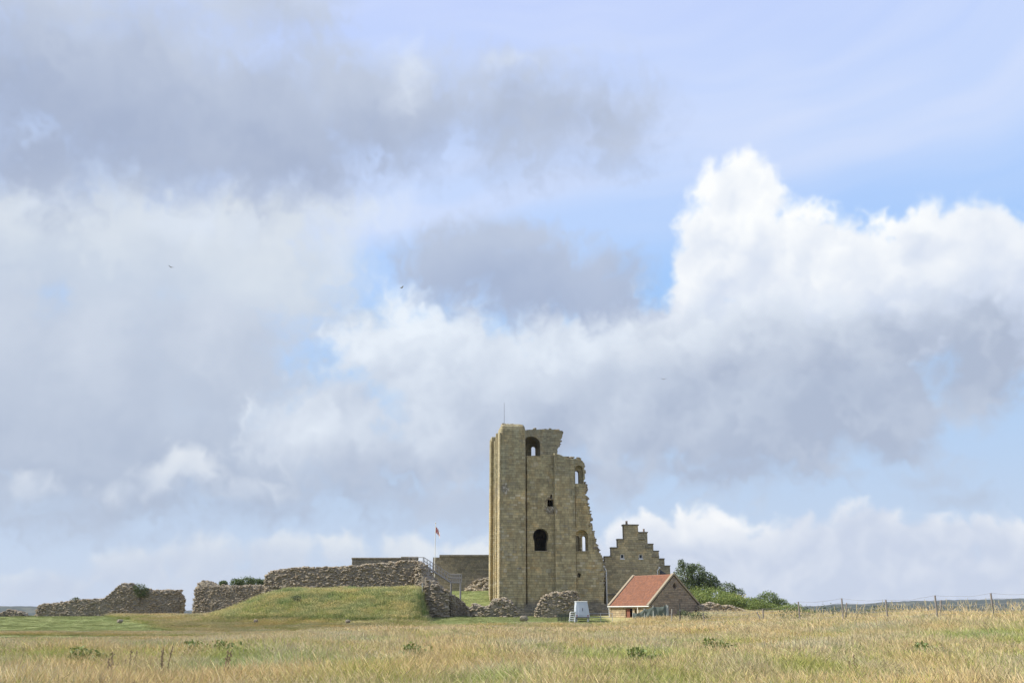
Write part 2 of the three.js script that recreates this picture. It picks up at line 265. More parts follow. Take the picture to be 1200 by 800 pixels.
function ridge(name, pts, depth, material, seed) {   // a far hill: [x, top y] along its crest, rising from the sea towards and away from the eye
  const pos = [], idx = [], N = 160, M = 10, x0 = pts[0][0], x1 = pts[pts.length - 1][0];
  for (let i = 0; i <= N; i++) {
    const x = mix(x0, x1, i / N); let k = 0; while (k < pts.length - 2 && pts[k + 1][0] < x) k++;
    const t = clamp((x - pts[k][0]) / (pts[k + 1][0] - pts[k][0])), s = t * t * (3 - 2 * t), top = mix(pts[k][1], pts[k + 1][1], s) + 2.2 * fbm(x * 0.012 + seed, 1, 3) + 1.4 * fbm(x * 0.08 + seed, 5, 2);
    for (let j = 0; j <= M; j++) { const q = j / M * 2 - 1, h = Math.cos(q * Math.PI / 2) ** 0.8; pos.push(x, mix(-80, top, h) + (Math.abs(q) < 0.95 ? 2.5 * fbm(x * 0.02, q * 9 + seed, 3) * (1 - h) : 0), depth - q * 420); }
  }
  for (let i = 0; i < N; i++) for (let j = 0; j < M; j++) { const a = i * (M + 1) + j, b = a + M + 1; idx.push(a, a + 1, b, b, a + 1, b + 1); }
  const g = new THREE.BufferGeometry(); g.setAttribute('position', new THREE.Float32BufferAttribute(pos, 3)); g.setIndex(idx); g.computeVertexNormals();
  const uv = new Float32Array(pos.length / 3 * 2); for (let i = 0; i < pos.length / 3; i++) { uv[i * 2] = pos[i * 3]; uv[i * 2 + 1] = pos[i * 3 + 2]; } g.setAttribute('uv', new THREE.BufferAttribute(uv, 2));
  return structure(name, g, material);
}
const woodT = texture(256, 256, (u, v) => { const n = fbmP(u, v, 6, 5), m = fbmP(u + 0.4, v, 24, 3), c = n > 0.25 ? [0.06, 0.065, 0.035] : [0.018, 0.03, 0.017], k = 1 + 0.6 * m; return [c[0] * k, c[1] * k, c[2] * k]; }, 500, 400);
const hillMat = new THREE.MeshStandardMaterial({ map: woodT, roughness: 1 });
ridge('hill', [[-1900, 12], [-1600, 18], [-1380, 20], [-1150, 16], [-900, 8], [-600, 2], [-300, -10]], -2600, hillMat, 3);
ridge('hill', [[300, 2], [620, 14], [800, 22], [950, 28], [1080, 32], [1300, 36], [1600, 38], [2000, 24]], -2300, hillMat, 11);
ridge('hill', [[150, 0], [350, 6], [420, 9], [520, 11], [600, 9], [760, 7], [950, 10], [1300, 6]], -1250, hillMat, 23);
console.log('land done');

// ---------- masonry kinds ----------
const keepStone = (() => {
  const m = masonry(20, 30, 48, 0.3, 0.55, 5, [[0.42, 0.345, 0.195], [0.36, 0.31, 0.19], [0.43, 0.315, 0.155], [0.48, 0.43, 0.32]], (x, y, c, k, mid, fine) => {
    const wob = fbm(x * 0.35, y * 0.35, 4), wob2 = fbm(x * 1.1 + 7, y * 0.5, 3);
    const grey = clamp(step(16.5, 21, y + wob * 6) * (0.55 + 0.6 * wob2));                                 // lichen-grey stone of the upper storeys
    c = lerp3(c, [0.27, 0.255, 0.17], 0.85 * grey);
    const scar = Math.max(gauss(x, 0.6, 0.6) * gauss(y, 17.9, 0.9), gauss(x, 7.0, 1.1) * gauss(y, 15.1, 0.75) * 0.9, gauss(x, 2.6, 0.5) * gauss(y, 7.3, 0.25) * 0.6);
    const s = step(0.25, 0.6, scar + 0.35 * mid + 0.3 * fine * 0.5 - 0.05) * (scar > 0.08 ? 1 : 0);
    c = lerp3(c, fine > 0.15 ? [0.46, 0.43, 0.38] : [0.2, 0.18, 0.15], 0.75 * s);                           // patches of lost facing
    const low = step(3.4, 2.4, y + wob2 * 0.5); c = lerp3(c, [0.20, 0.18, 0.145], 0.7 * low);               // grey footing stones
    const run = fbm(x * 2.6 + 11, y * 0.16, 3), drip = step(0.12, 0.5, run) * step(-0.3, 0.3, wob);                // dark runs of damp and lichen
    c = lerp3(c, [0.2, 0.185, 0.13], 0.4 * drip); return [c, 1.06 * k * (1 + 0.24 * wob2)];
  });
  return stone(m, 0.06);
})();
const houseStone = stone(masonry(12, 14, 56, 0.28, 0.6, 9, [[0.47, 0.395, 0.24], [0.38, 0.33, 0.21], [0.5, 0.385, 0.21], [0.3, 0.26, 0.19]], (x, y, c, k) => { const w = fbm(x * 0.5 + 3, y * 0.8, 3); return [lerp3(c, [0.2, 0.18, 0.13], clamp(0.5 * w)), k]; }), 0.05);
const shedStone = stone(masonry(8, 8, 64, 0.24, 0.5, 19, [[0.44, 0.355, 0.22], [0.38, 0.30, 0.19], [0.42, 0.30, 0.18], [0.30, 0.25, 0.19]]), 0.05);
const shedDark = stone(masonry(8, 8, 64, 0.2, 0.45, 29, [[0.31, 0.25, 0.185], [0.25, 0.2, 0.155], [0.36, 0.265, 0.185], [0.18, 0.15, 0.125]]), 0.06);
const greyWallStone = stone(masonry(12, 8, 64, 0.22, 0.4, 39, [[0.27, 0.24, 0.185], [0.22, 0.2, 0.16], [0.31, 0.265, 0.18], [0.15, 0.135, 0.115]]), 0.06);
const coreStone = new THREE.MeshStandardMaterial({ roughness: 1, map: texture(512, 512, (u, v) => { const a = fbmP(u, v, 10, 4), b = fbmP(u, v + 0.3, 40, 3), c = lerp3([0.24, 0.21, 0.165], [0.32, 0.275, 0.21], clamp(0.5 + a)), k = 0.85 + 0.45 * b; return [c[0] * k, c[1] * k, c[2] * k]; }, 6, 6), bumpMap: texture(512, 512, (u, v) => 0.5 + 0.4 * fbmP(u, v, 14, 4), 6, 6, false), bumpScale: 0.12 });
const boulderMat = new THREE.MeshStandardMaterial({ color: 0xffffff, roughness: 1 });
function pebble(seed, detail = 1) {   // one rough, blocky stone about 1 m across
  const g = mergeVertices(new THREE.IcosahedronGeometry(0.56, detail).deleteAttribute('uv').deleteAttribute('normal')), p = g.attributes.position, r = rng(seed);
  for (let i = 0; i < p.count; i++) { const v = V().fromBufferAttribute(p, i), k = 0.84 + 0.34 * r(), q = (t) => Math.sign(t) * Math.abs(t / 0.56) ** 0.7 * 0.5; p.setXYZ(i, q(v.x) * k * 1.05, q(v.y) * k * 0.85, q(v.z) * k); }
  const f = g.toNonIndexed(); f.computeVertexNormals(); return f;
}
const PEBBLES = [pebble(1), pebble(2), pebble(3)];
const RUBBLE = [[0.36, 0.305, 0.225], [0.32, 0.275, 0.21], [0.39, 0.325, 0.23], [0.28, 0.24, 0.185], [0.42, 0.36, 0.28], [0.38, 0.30, 0.205]];
function stoneTint(r, tint = 1) { const c = RUBBLE[Math.floor(r() * RUBBLE.length)], k = (0.8 + 0.36 * r()) * tint; return rgb(c[0] * k, c[1] * k, c[2] * k); }
function scatterStones(parent, list, seed, tint = 1, name = 'rubble_stones') {   // [x, y, z, size]
  const r = rng(seed), sets = [[], [], []];
  for (const [x, y, z, s] of list) sets[Math.floor(r() * 3)].push([compose(x, y, z, (r() - 0.5) * 0.4, (r() - 0.5) * 1.2 + (r() < 0.3 ? 1.57 : 0), (r() - 0.5) * 0.4, s * (0.85 + 0.9 * r()), s * (0.45 + 0.5 * r()), s * (0.7 + 0.5 * r())), stoneTint(r, tint)]);
  sets.forEach((l, i) => l.length && instanced(name, PEBBLES[i], boulderMat, l, parent));
}
// A ruined rubble wall along [x, z] points; profile gives [share of its length, top height]; the core is a lumpy mesh with stones bedded in its faces.
function rubbleWall({ name = 'ruined_wall', label, category = 'wall', group, path, profile, thick = 1.2, size = 0.36, seed = 1, tint = 1, foot = -0.6, parent }) {
  const g0 = parent ?? thing(name, label, category, [path[0][0], ground(path[0][0], path[0][1]), path[0][1]], 0, group), r = rng(seed), off = parent ? V(0, 0, 0) : g0.position;
  const segs = [], lens = [0]; for (let i = 1; i < path.length; i++) lens.push(lens[i - 1] + Math.hypot(path[i][0] - path[i - 1][0], path[i][1] - path[i - 1][1]));
  const L = lens[lens.length - 1], top = (t) => { let k = 0; while (k < profile.length - 2 && profile[k + 1][0] < t) k++; return mix(profile[k][1], profile[k + 1][1], clamp((t - profile[k][0]) / (profile[k + 1][0] - profile[k][0]))); };
  const along = (s) => { let k = 0; while (k < path.length - 2 && lens[k + 1] < s) k++; const t = clamp((s - lens[k]) / (lens[k + 1] - lens[k])), dx = path[k + 1][0] - path[k][0], dz = path[k + 1][1] - path[k][1], l = Math.hypot(dx, dz); return [mix(path[k][0], path[k + 1][0], t), mix(path[k][1], path[k + 1][1], t), -dz / l, dx / l]; };   // with the normal to the left of travel, towards the eye for walls drawn from left to right
  const n = Math.max(3, Math.round(L / 0.55)), pos = [], idx = [], NV = 8, ringN = NV * 2 + 4;
  const rough = (s, k) => 0.16 * fbm(s * 0.7 + seed * 9, k * 1.3, 3) + 0.08 * (r() - 0.5);
  for (let i = 0; i <= n; i++) {
    const s = L * i / n, [x, z, nx, nz] = along(s), lo = Math.min(ground(x, z), ground(x + nx * thick, z + nz * thick)) + foot, hi = Math.max(lo + 0.5, top(i / n) + 0.22 * fbm(s * 0.9, seed, 3));
    const put = (w, y, k) => { const j = rough(s, k); pos.push(x + nx * (w + j) - off.x, y + 0.5 * j - off.y, z + nz * (w + j) - off.z); };
    for (let k = 0; k <= NV; k++) put(thick / 2, mix(lo, hi, k / NV), k);
    put(0.15 * thick, hi + 0.06, 20); put(-0.15 * thick, hi + 0.03, 21);
    for (let k = NV; k >= 0; k--) put(-thick / 2, mix(lo, hi, k / NV), 30 + k);
  }
  const RN = (NV + 1) * 2 + 2;
  for (let i = 0; i < n; i++) for (let k = 0; k < RN - 1; k++) { const a = i * RN + k, b = a + RN; idx.push(a, b, a + 1, b, b + 1, a + 1); }
  for (const e of [0, n]) for (let k = 0; k < NV; k++) { const a = e * RN + k, b = a + 1, c = e * RN + RN - 1 - k, d = c - 1; if (e) idx.push(a, c, b, b, c, d); else idx.push(a, b, c, b, d, c); }
  for (const e of [0, n]) { const a = e * RN + NV, b = a + 1, c = a + 2, d = a + 3; if (e) idx.push(a, d, b, b, d, c); else idx.push(a, b, d, b, c, d); }
  let g = new THREE.BufferGeometry(); g.setAttribute('position', new THREE.Float32BufferAttribute(pos, 3)); g.setIndex(idx); g.computeVertexNormals();
  part('rubble_core', boxUV(g), coreStone, g0);
  const list = [], area = (a) => Math.round(a / (size * size * 0.42));
  for (let k = 0, m = area(L * 4.0); k < m; k++) {   // faces
    const s = r() * L, [x, z, nx, nz] = along(s), hi = top(s / L), lo = ground(x, z) - 0.2, y = mix(lo, lo + Math.max(4, 0), r()); if (y > hi + 0.1) continue;
    const side = r() < 0.75 ? 1 : -1, w = side * (thick / 2 - 0.01 + (r() - 0.5) * 0.14 + 0.12 * fbm(s * 0.7 + seed * 9, y, 2));
    list.push([x + nx * w - off.x, y - off.y, z + nz * w - off.z, size * (0.45 + 0.5 * r() + 0.6 * r() ** 3)]);
  }
  for (let k = 0, m = area(L * thick * 1.2); k < m; k++) {   // broken top
    const s = r() * L, [x, z, nx, nz] = along(s), w = (r() - 0.5) * thick; list.push([x + nx * w - off.x, top(s / L) + (r() - 0.6) * 0.25 + 0.2 * fbm(s * 0.9, seed, 3) - off.y, z + nz * w - off.z, size * (0.5 + 0.8 * r())]);
  }
  for (const e of [0, 1]) { const [x, z, nx, nz] = along(e * L), tx = nz * (e ? 1 : -1), tz = -nx * (e ? 1 : -1), hi = top(e), lo = ground(x, z) - 0.2; for (let k = 0, m = area((hi - lo) * thick * 1.3); k < m; k++) { const w = (r() - 0.5) * thick, q = (r() - 0.3) * 0.25; list.push([x + nx * w + tx * q - off.x, mix(lo, hi, r()) - off.y, z + nz * w + tz * q - off.z, size * (0.6 + 0.7 * r())]); } }
  scatterStones(g0, list, seed + 100, tint);
  return g0;
}

// ---------- the keep ----------
{
  const t = thing('castle_keep', 'tall ruined stone keep with broken side and arched window openings', 'castle', [-1.67, 0, -128], 6.7 * R);
  // front wall: an outer skin and an inner skin, so that openings have depth; local x runs along the face, z = 0 is the face of the corner buttress
  const edge = ragged([[14.1, -0.8], [14.25, 6.9], [14.15, 8.5], [13.3, 10.3], [12.8, 12.6], [12.5, 14.85], [12.08, 16.6], [11.86, 18.8], [11.95, 20.4], [11.8, 21.7], [11.45, 22.3]], 4, 0.34, 0.13);
  const topLine = ragged([[11.45, 22.3], [9.45, 22.2], [8.4, 22.65], [7.6, 22.85], [5.4, 22.55], [3.4, 22.5]], 8, 0.4, 0.05);
  const outline = [...edge, ...topLine.slice(1), [3.3, -0.8]], skin = outline.map(([x, y]) => [x < 3.9 ? 3.82 : x, y]), slot = (y0, y1) => [[10.385, y0], [10.53, y0], [10.53, y1], [10.385, y1]];
  const scarHole = [[6.62, 15.62], [7.5, 15.62], [7.48, 16.6], [7.36, 16.8], [7.3, 17.25], [7.08, 17.3], [7.02, 16.85], [6.86, 16.8], [6.66, 16.5]];
  const bigArch = [[4.82, 9.68], [6.55, 9.68], [6.6, 10.9], [6.74, 11.3], [6.74, 11.65]]; for (let i = 1; i < 10; i++) bigArch.push([5.68 + 1.06 * Math.cos(Math.PI * i / 10), 11.65 + 1.02 * Math.sin(Math.PI * i / 10)]); bigArch.push([4.62, 11.65], [4.64, 11.3], [4.78, 10.9]);
  const round = (x, y, rr) => [...Array(9).keys()].map((i) => [x + rr * Math.cos(i / 9 * 6.283), y + rr * 1.15 * Math.sin(i / 9 * 6.283)]);
  const front = part('front_wall', slab(skin, [slot(12.95, 18.4), slot(7.1, 9.3), slot(3.0, 6.0), bigArch, scarHole, arch(10.44, 12.18, 9.7, 11.66), round(10.84, 6.52, 0.27), arch(10.56, 11.66, 18.8, 20.8)], -1.2, -0.6), keepStone, t);
  part('inner_skin', slab(outline.map(([x, y]) => [x > 12 ? x - 0.08 : x, y > 5 ? y - 0.06 : y]), [bigArch, scarHole.map(([x, y]) => [x + 0.02, y]), arch(10.5, 11.1, 9.72, 11.45), arch(11.5, 12.06, 9.72, 11.5), round(10.84, 6.52, 0.25), arch(10.62, 11.24, 18.82, 20.4)], -2.1, -1.203), keepStone, front);
  part('window_sill', chamferBox(4.72, 6.66, 9.5, 9.69, -1.0, -0.52, 0.03), keepStone, t);
  part('window_column', (() => { const g = new THREE.CylinderGeometry(0.11, 0.12, 1.75, 10); g.translate(11.3, 10.6, -0.95); return boxUV(g); })(), keepStone, t);
  part('window_sill', chamferBox(10.36, 12.24, 9.5, 9.71, -0.9, -0.5, 0.03), keepStone, t);
  // corner buttress, rising as a turret with weathered, rounded head; pilaster in the middle of the face
  part('corner_buttress', (() => {   // plan with rounded corners, drawn up to a worn, rounded head
    const q = 0.42, x0 = q, x1 = 3.55 - q, z0 = -0.4 + q, z1 = 3.6 - q, P = []; for (const [cx, cz, a0] of [[x1 , z1, 0], [x0, z1, 1], [x0, z0, 2], [x1, z0, 3]]) for (let i = 0; i <= 4; i++) { const a = (a0 + i / 4) * Math.PI / 2; P.push([cx + q * Math.cos(a), cz + q * Math.sin(a)]); }
    const pos = [], N = P.length, levels = [[-0.8, 0], [26.0, 0], [26.45, 0.12], [26.75, 0.38], [26.88, 0.8]], C = [1.775, 1.675];
    const at = (k, l) => { const [x, z] = P[k % N], [y, in0] = levels[l], d = Math.hypot(x - C[0], z - C[1]), f = 1 - in0 / d; return [C[0] + (x - C[0]) * f, y, -(C[1] + (z - C[1]) * f)]; };
    for (let l = 0; l < levels.length - 1; l++) for (let k = 0; k < N; k++) { const a = at(k, l), b = at(k + 1, l), c = at(k + 1, l + 1), d = at(k, l + 1); pos.push(...a, ...c, ...b, ...a, ...d, ...c); }
    for (let k = 1; k < N - 1; k++) pos.push(...at(0, 4), ...at(k + 1, 4), ...at(k, 4));
    const g = new THREE.BufferGeometry(); g.setAttribute('position', new THREE.Float32BufferAttribute(pos, 3)); g.computeVertexNormals(); return boxUV(g);
  })(), keepStone, t);
  part('pilaster', slab([[7.56, -0.8], [10.38, -0.8], [10.38, 22.1], [9.4, 22.22], [8.4, 22.7], [7.56, 22.9]], [], -1.0, -0.04, 0.06), keepStone, t);
  // side wall with its pilasters and nook shafts
  part('side_wall', slab([[-14.4, -0.8], [-3.3, -0.8], [-3.3, 26.9], [-9, 27.05], [-14.4, 26.9]], [], 0.62, 3.3).rotateY(-Math.PI / 2).translate(3.92, 0, 0), keepStone, t);
  part('side_pilaster', boxUV(chamferBox(0.22, 0.8, -0.8, 26.6, -8.3, -6.0)), keepStone, t);
  part('rear_buttress', boxUV(chamferBox(-0.02, 3.4, -0.8, 27.1, -15.2, -11.6)), keepStone, t);
  for (const [x, z, h] of [[0.02, 0.2, 26.0], [-0.06, -3.5, 26.6], [0.18, -5.95, 26.4], [0.18, -8.3, 26.4], [-0.08, -11.6, 26.9]]) part('nook_shaft', (() => { const g = new THREE.CylinderGeometry(0.17, 0.17, h, 10); g.translate(x, h / 2 - 0.5, z); return boxUV(g); })(), keepStone, t);
  // far wall, seen above the broken front, with its deep arched embrasure
  const far = [...ragged([[13.6, -0.8], [13.5, 12.3], [12.3, 17], [11.2, 22], [10.25, 24.6], [10.15, 25.6], [10.5, 26.5], [11.0, 27.7], [11.05, 28.5], [10.5, 28.75]], 14, 0.35, 0.14), ...ragged([[10.5, 28.75], [8.5, 28.85], [5.6, 28.6], [4.2, 28.3], [3.0, 27.4]], 15, 0.4, 0.1), [3.0, -0.8]];
  const rear = part('rear_wall', slab(far, [arch(4.85, 7.58, 22.4, 26.25, 16)], -16.6, -13.2), keepStone, t);
  part('embrasure_back', slab([[4.2, 21.8], [8.4, 21.8], [8.4, 28.1], [4.2, 28.1]], [arch(6.68, 7.34, 22.6, 26.3)], -17.1, -16.603), keepStone, rear);
  part('added_inner_slab', boxUV(box(3.35, 12.6, 18.0, 18.5, -13.15, -2.15)), keepStone, t);  // added slab, closes the interior so that the windows look dark
  part('unseen_cross_wall', boxUV(box(9.0, 10.1, -0.8, 22.0, -13.15, -2.12)), keepStone, t);  // unseen from outside, placed to darken the rooms behind the windows
  part('added_inner_slab', boxUV(box(3.35, 13.0, 8.6, 9.1, -13.15, -2.15)), keepStone, t);  // added lower slab, likewise keeps the window openings dark
  // stepped plinth
  for (let i = 0; i < 7; i++) part('plinth_course', boxUV(chamferBox(1.2 - i * 0.12, 14.3 + i * 0.1, 2.72 - i * 0.28 - (i === 6 ? 0.7 : 0.28), 2.72 - i * 0.28 - 0.004, -3 + 0, 0.14 + i * 0.16, 0.03)), greyWallStone, t);
  // rubble of the torn right side, of the wall heads and of the far wall's broken end
  const r = rng(31), list = [];
  for (const [x, y] of edge) for (let k = 0; k < 5; k++) if (y > 5.5 && !(y > 18.9)) list.push([x - 0.12 + (r() - 0.5) * 0.35, y + (r() - 0.5) * 0.4, -0.7 - r() * 1.5, 0.22 + r() * 0.28]);
  for (const [x, y] of edge) if (y > 18.9) list.push([x - 0.1, y, -0.8 - r() * 1.2, 0.2 + r() * 0.15]);
  for (let k = 0; k < 60; k++) list.push([mix(3.5, 11.4, r()), 22.5 + (r() - 0.5) * 0.12, -0.7 - r() * 1.3, 0.2 + r() * 0.15]);
  for (let k = 0; k < 130; k++) { const p = far[Math.floor(r() * (far.length - 2))]; if (p[1] > 20) list.push([p[0] - 0.12 + (r() - 0.5) * 0.3, p[1] + (r() - 0.5) * 0.3 - 0.1, -13.3 - r() * 1.6, 0.22 + r() * 0.3]); }
  for (let k = 0; k < 50; k++) list.push([mix(0.4, 3.2, r()), 26.84 + r() * 0.06, -r() * 3.3 - 0.1, 0.2 + r() * 0.12]);
  for (let k = 0; k < 34; k++) { const a = r() * 6.28; list.push([7.05 + 0.75 * Math.cos(a) * (0.9 + r() * 0.4), 15.9 + 1.0 * Math.sin(a) - 0.35 * r(), -0.62, 0.14 + r() * 0.16]); }
  scatterStones(t, list, 33, 0.85);
  // turf grown on the wall head
  const moss = []; for (let k = 0; k < 420; k++) { const x = mix(4, 10.6, r() ** 0.8); moss.push([compose(x, 22.5 + 0.33 * gauss(x, 7.7, 1.2) + 0.02, -0.75 - r() * 1.2, (r() - 0.5), r() * 6, (r() - 0.5), 0.06, 0.12 + 0.14 * r(), 0.06), rgb(0.13 + 0.08 * r(), 0.16, 0.05)]); }
  instanced('wall_head_turf', new THREE.ConeGeometry(0.5, 1, 4), boulderMat, moss, t);
  part('lightning_rod', (() => { const g = new THREE.CylinderGeometry(0.018, 0.03, 3.2, 5); g.translate(0.7, 28.4, -1.0); return g; })(), plain(0.12, 0.12, 0.13, 0.5, 0.6), t);
}

// ---------- crow-stepped house ----------
const slate = new THREE.MeshStandardMaterial({ roughness: 0.7, map: texture(256, 256, (u, v) => { const r0 = Math.floor(v * 16), c0 = Math.floor(u * 10 + (r0 % 2) * 0.5), n = PERM[(c0 * 7 + r0 * 31) & 255] / 255, j = Math.min((v * 16) % 1, 0.5) * 2; const k = (0.75 + 0.5 * n) * (j < 0.16 ? 0.6 : 1); return [0.085 * k, 0.09 * k, 0.105 * k]; }, 2.5, 4) });
const whitePaint = plain(0.74, 0.74, 0.72, 0.6), darkGlass = new THREE.MeshPhysicalMaterial({ color: rgb(0.03, 0.035, 0.04), roughness: 0.15, specularIntensity: 0.5 }), darkWood = plain(0.07, 0.05, 0.035), terracotta = plain(0.22, 0.15, 0.11);
function pot(h, r0, x, y, z) { const g = new THREE.LatheGeometry([[0, 0], [r0 * 1.15, 0], [r0 * 1.1, h * 0.2], [r0 * 0.9, h * 0.3], [r0 * 0.85, h * 0.8], [r0 * 1.05, h * 0.86], [r0, h], [r0 * 0.7, h], [r0 * 0.7, h * 0.7], [0, h * 0.7]].map(([a, b]) => new THREE.Vector2(a, b)), 12); g.translate(x, y, z); return g; }
{
  const t = thing('stone_house', 'old stone house with crow-stepped gable and two chimneys beside the keep', 'house', [12.95, 1.2, -134], 5 * R);
  const gable = (cx, half, steps, eave, chim, wz0, wz1, holes = []) => {
    const o = [[cx - half, -1.6], [cx + half, -1.6]], w = (half - chim) / steps.length;
    steps.forEach((h, i) => { o.push([cx + half - i * w, h], [cx + half - (i + 1) * w, h]); }); const mir = o.slice(2).map(([x, y]) => [2 * cx - x, y]).reverse(); return slab([...o, ...mir], holes, wz0, wz1);
  };
  const steps = [7.95, 9.18, 10.33], H1 = [[2.22, 7.7], [2.76, 7.7], [2.76, 8.36], [2.22, 8.36]], H2 = H1.map(([x, y]) => [x + 2.62, y]);
  const g1 = part('gable_wall', gable(3.85, 3.85, steps, 6.9, 1.02, -0.9, 0, [H1, H2]), houseStone, t);
  steps.forEach((h, i) => { const w = (3.85 - 1.02) / 3; for (const s of [-1, 1]) part('step_cap', chamferBox(3.85 + s * (3.85 - (i + 0.5) * w) - w / 2 - 0.06, 3.85 + s * (3.85 - (i + 0.5) * w) + w / 2 + 0.06, h, h + 0.12, -0.98, 0.08, 0.02), greyWallStone, g1); });
  const c1 = part('chimney', boxUV(box(2.84, 4.86, 10.2, 12.3, -1.1, 0.04)), houseStone, t); part('chimney_cap', chamferBox(2.72, 4.98, 12.3, 12.46, -1.22, 0.16, 0.03), greyWallStone, c1); part('chimney_pot', pot(0.5, 0.17, 3.35, 12.46, -0.5), terracotta, c1);
  for (const H of [H1, H2]) { const [x0, y0] = H[0]; const w = part('window', box(x0 + 0.09, x0 + 0.45, y0 + 0.09, y0 + 0.57, -0.2, -0.17), darkGlass, t); part('frame', join([box(x0, x0 + 0.54, y0, y0 + 0.1, -0.22, -0.06), box(x0, x0 + 0.09, y0 + 0.1, y0 + 0.66, -0.22, -0.1), box(x0 + 0.45, x0 + 0.54, y0 + 0.1, y0 + 0.66, -0.22, -0.1), box(x0 + 0.09, x0 + 0.45, y0 + 0.57, y0 + 0.66, -0.22, -0.1)]), whitePaint, w); part('sill', box(x0 - 0.08, x0 + 0.62, y0 - 0.1, y0 - 0.003, -0.1, 0.07), whitePaint, w); }
  // rear range with its own stepped gable, set back to the right
  const steps2 = [7.0, 8.0, 9.1, 10.1];
  const g2 = part('rear_gable_wall', gable(6.55, 4.1, steps2, 6, 0.95, -6.4, -5.6), houseStone, t);
  steps2.forEach((h, i) => { const w = (4.1 - 0.95) / 4; part('step_cap', chamferBox(6.55 + (4.1 - (i + 0.5) * w) - w / 2 - 0.06, 6.55 + (4.1 - (i + 0.5) * w) + w / 2 + 0.06, h, h + 0.12, -6.48, -5.5, 0.02), greyWallStone, g2); });
  const c2 = part('chimney', boxUV(box(5.5, 7.45, 9.9, 11.75, -6.5, -5.54)), houseStone, t); part('chimney_cap', chamferBox(5.4, 7.56, 11.75, 11.9, -6.6, -5.44, 0.03), greyWallStone, c2); part('chimney_pot', pot(0.45, 0.15, 7.05, 11.9, -6.0), terracotta, c2);
  // walls and roofs between the gables
  part('side_wall', boxUV(box(0.02, 7.68, -1.6, 6.9, -5.59, -0.903)), houseStone, t);
  part('side_wall', boxUV(box(2.5, 10.6, -1.6, 6.3, -13, -6.403)), houseStone, t);
  const roof = (cx, half, y0, y1, z0, z1) => slab([[cx - half - 0.2, y0], [cx + half + 0.2, y0], [cx + half + 0.2, y0 + 0.15], [cx, y1], [cx - half - 0.2, y0 + 0.15]], [], z0, z1);
  part('roof', roof(3.85, 3.8, 6.9, 10.0, -5.6, -0.905), slate, t); part('roof', roof(6.55, 4.0, 6.3, 9.6, -13, -6.405), slate, t);
  part('lean_to_roof', slab([[7.7, 5.0], [10.6, 4.6], [10.6, 4.8], [7.7, 6.6]], [], -5.5, -1.5), slate, t); part('lean_to_wall', boxUV(box(7.7, 10.45, -1.6, 4.68, -5.4, -1.6)), houseStone, t);
  part('string_course', boxUV(box(0.0, 1.9, 2.75, 2.98, -0.1, 0.14)), greyWallStone, t);
  const dp = part('drainpipe', join([bar(V(0.1, -0.8, 0.18), V(0.1, 6.1, 0.18), 0.1, 8), bar(V(0.1, 6.1, 0.18), V(-0.16, 6.5, 0.18), 0.1, 8), box(-0.34, -0.04, 6.45, 6.75, 0.05, 0.33)]), whitePaint, t);
  part('drainpipe', join([bar(V(7.35, 4.9, 0.14), V(7.35, 6.1, 0.14), 0.065, 8), bar(V(7.35, 6.1, 0.14), V(7.62, 6.45, 0.14), 0.065, 8), box(7.54, 7.76, 6.4, 6.62, 0.03, 0.25)]), whitePaint, t);
}

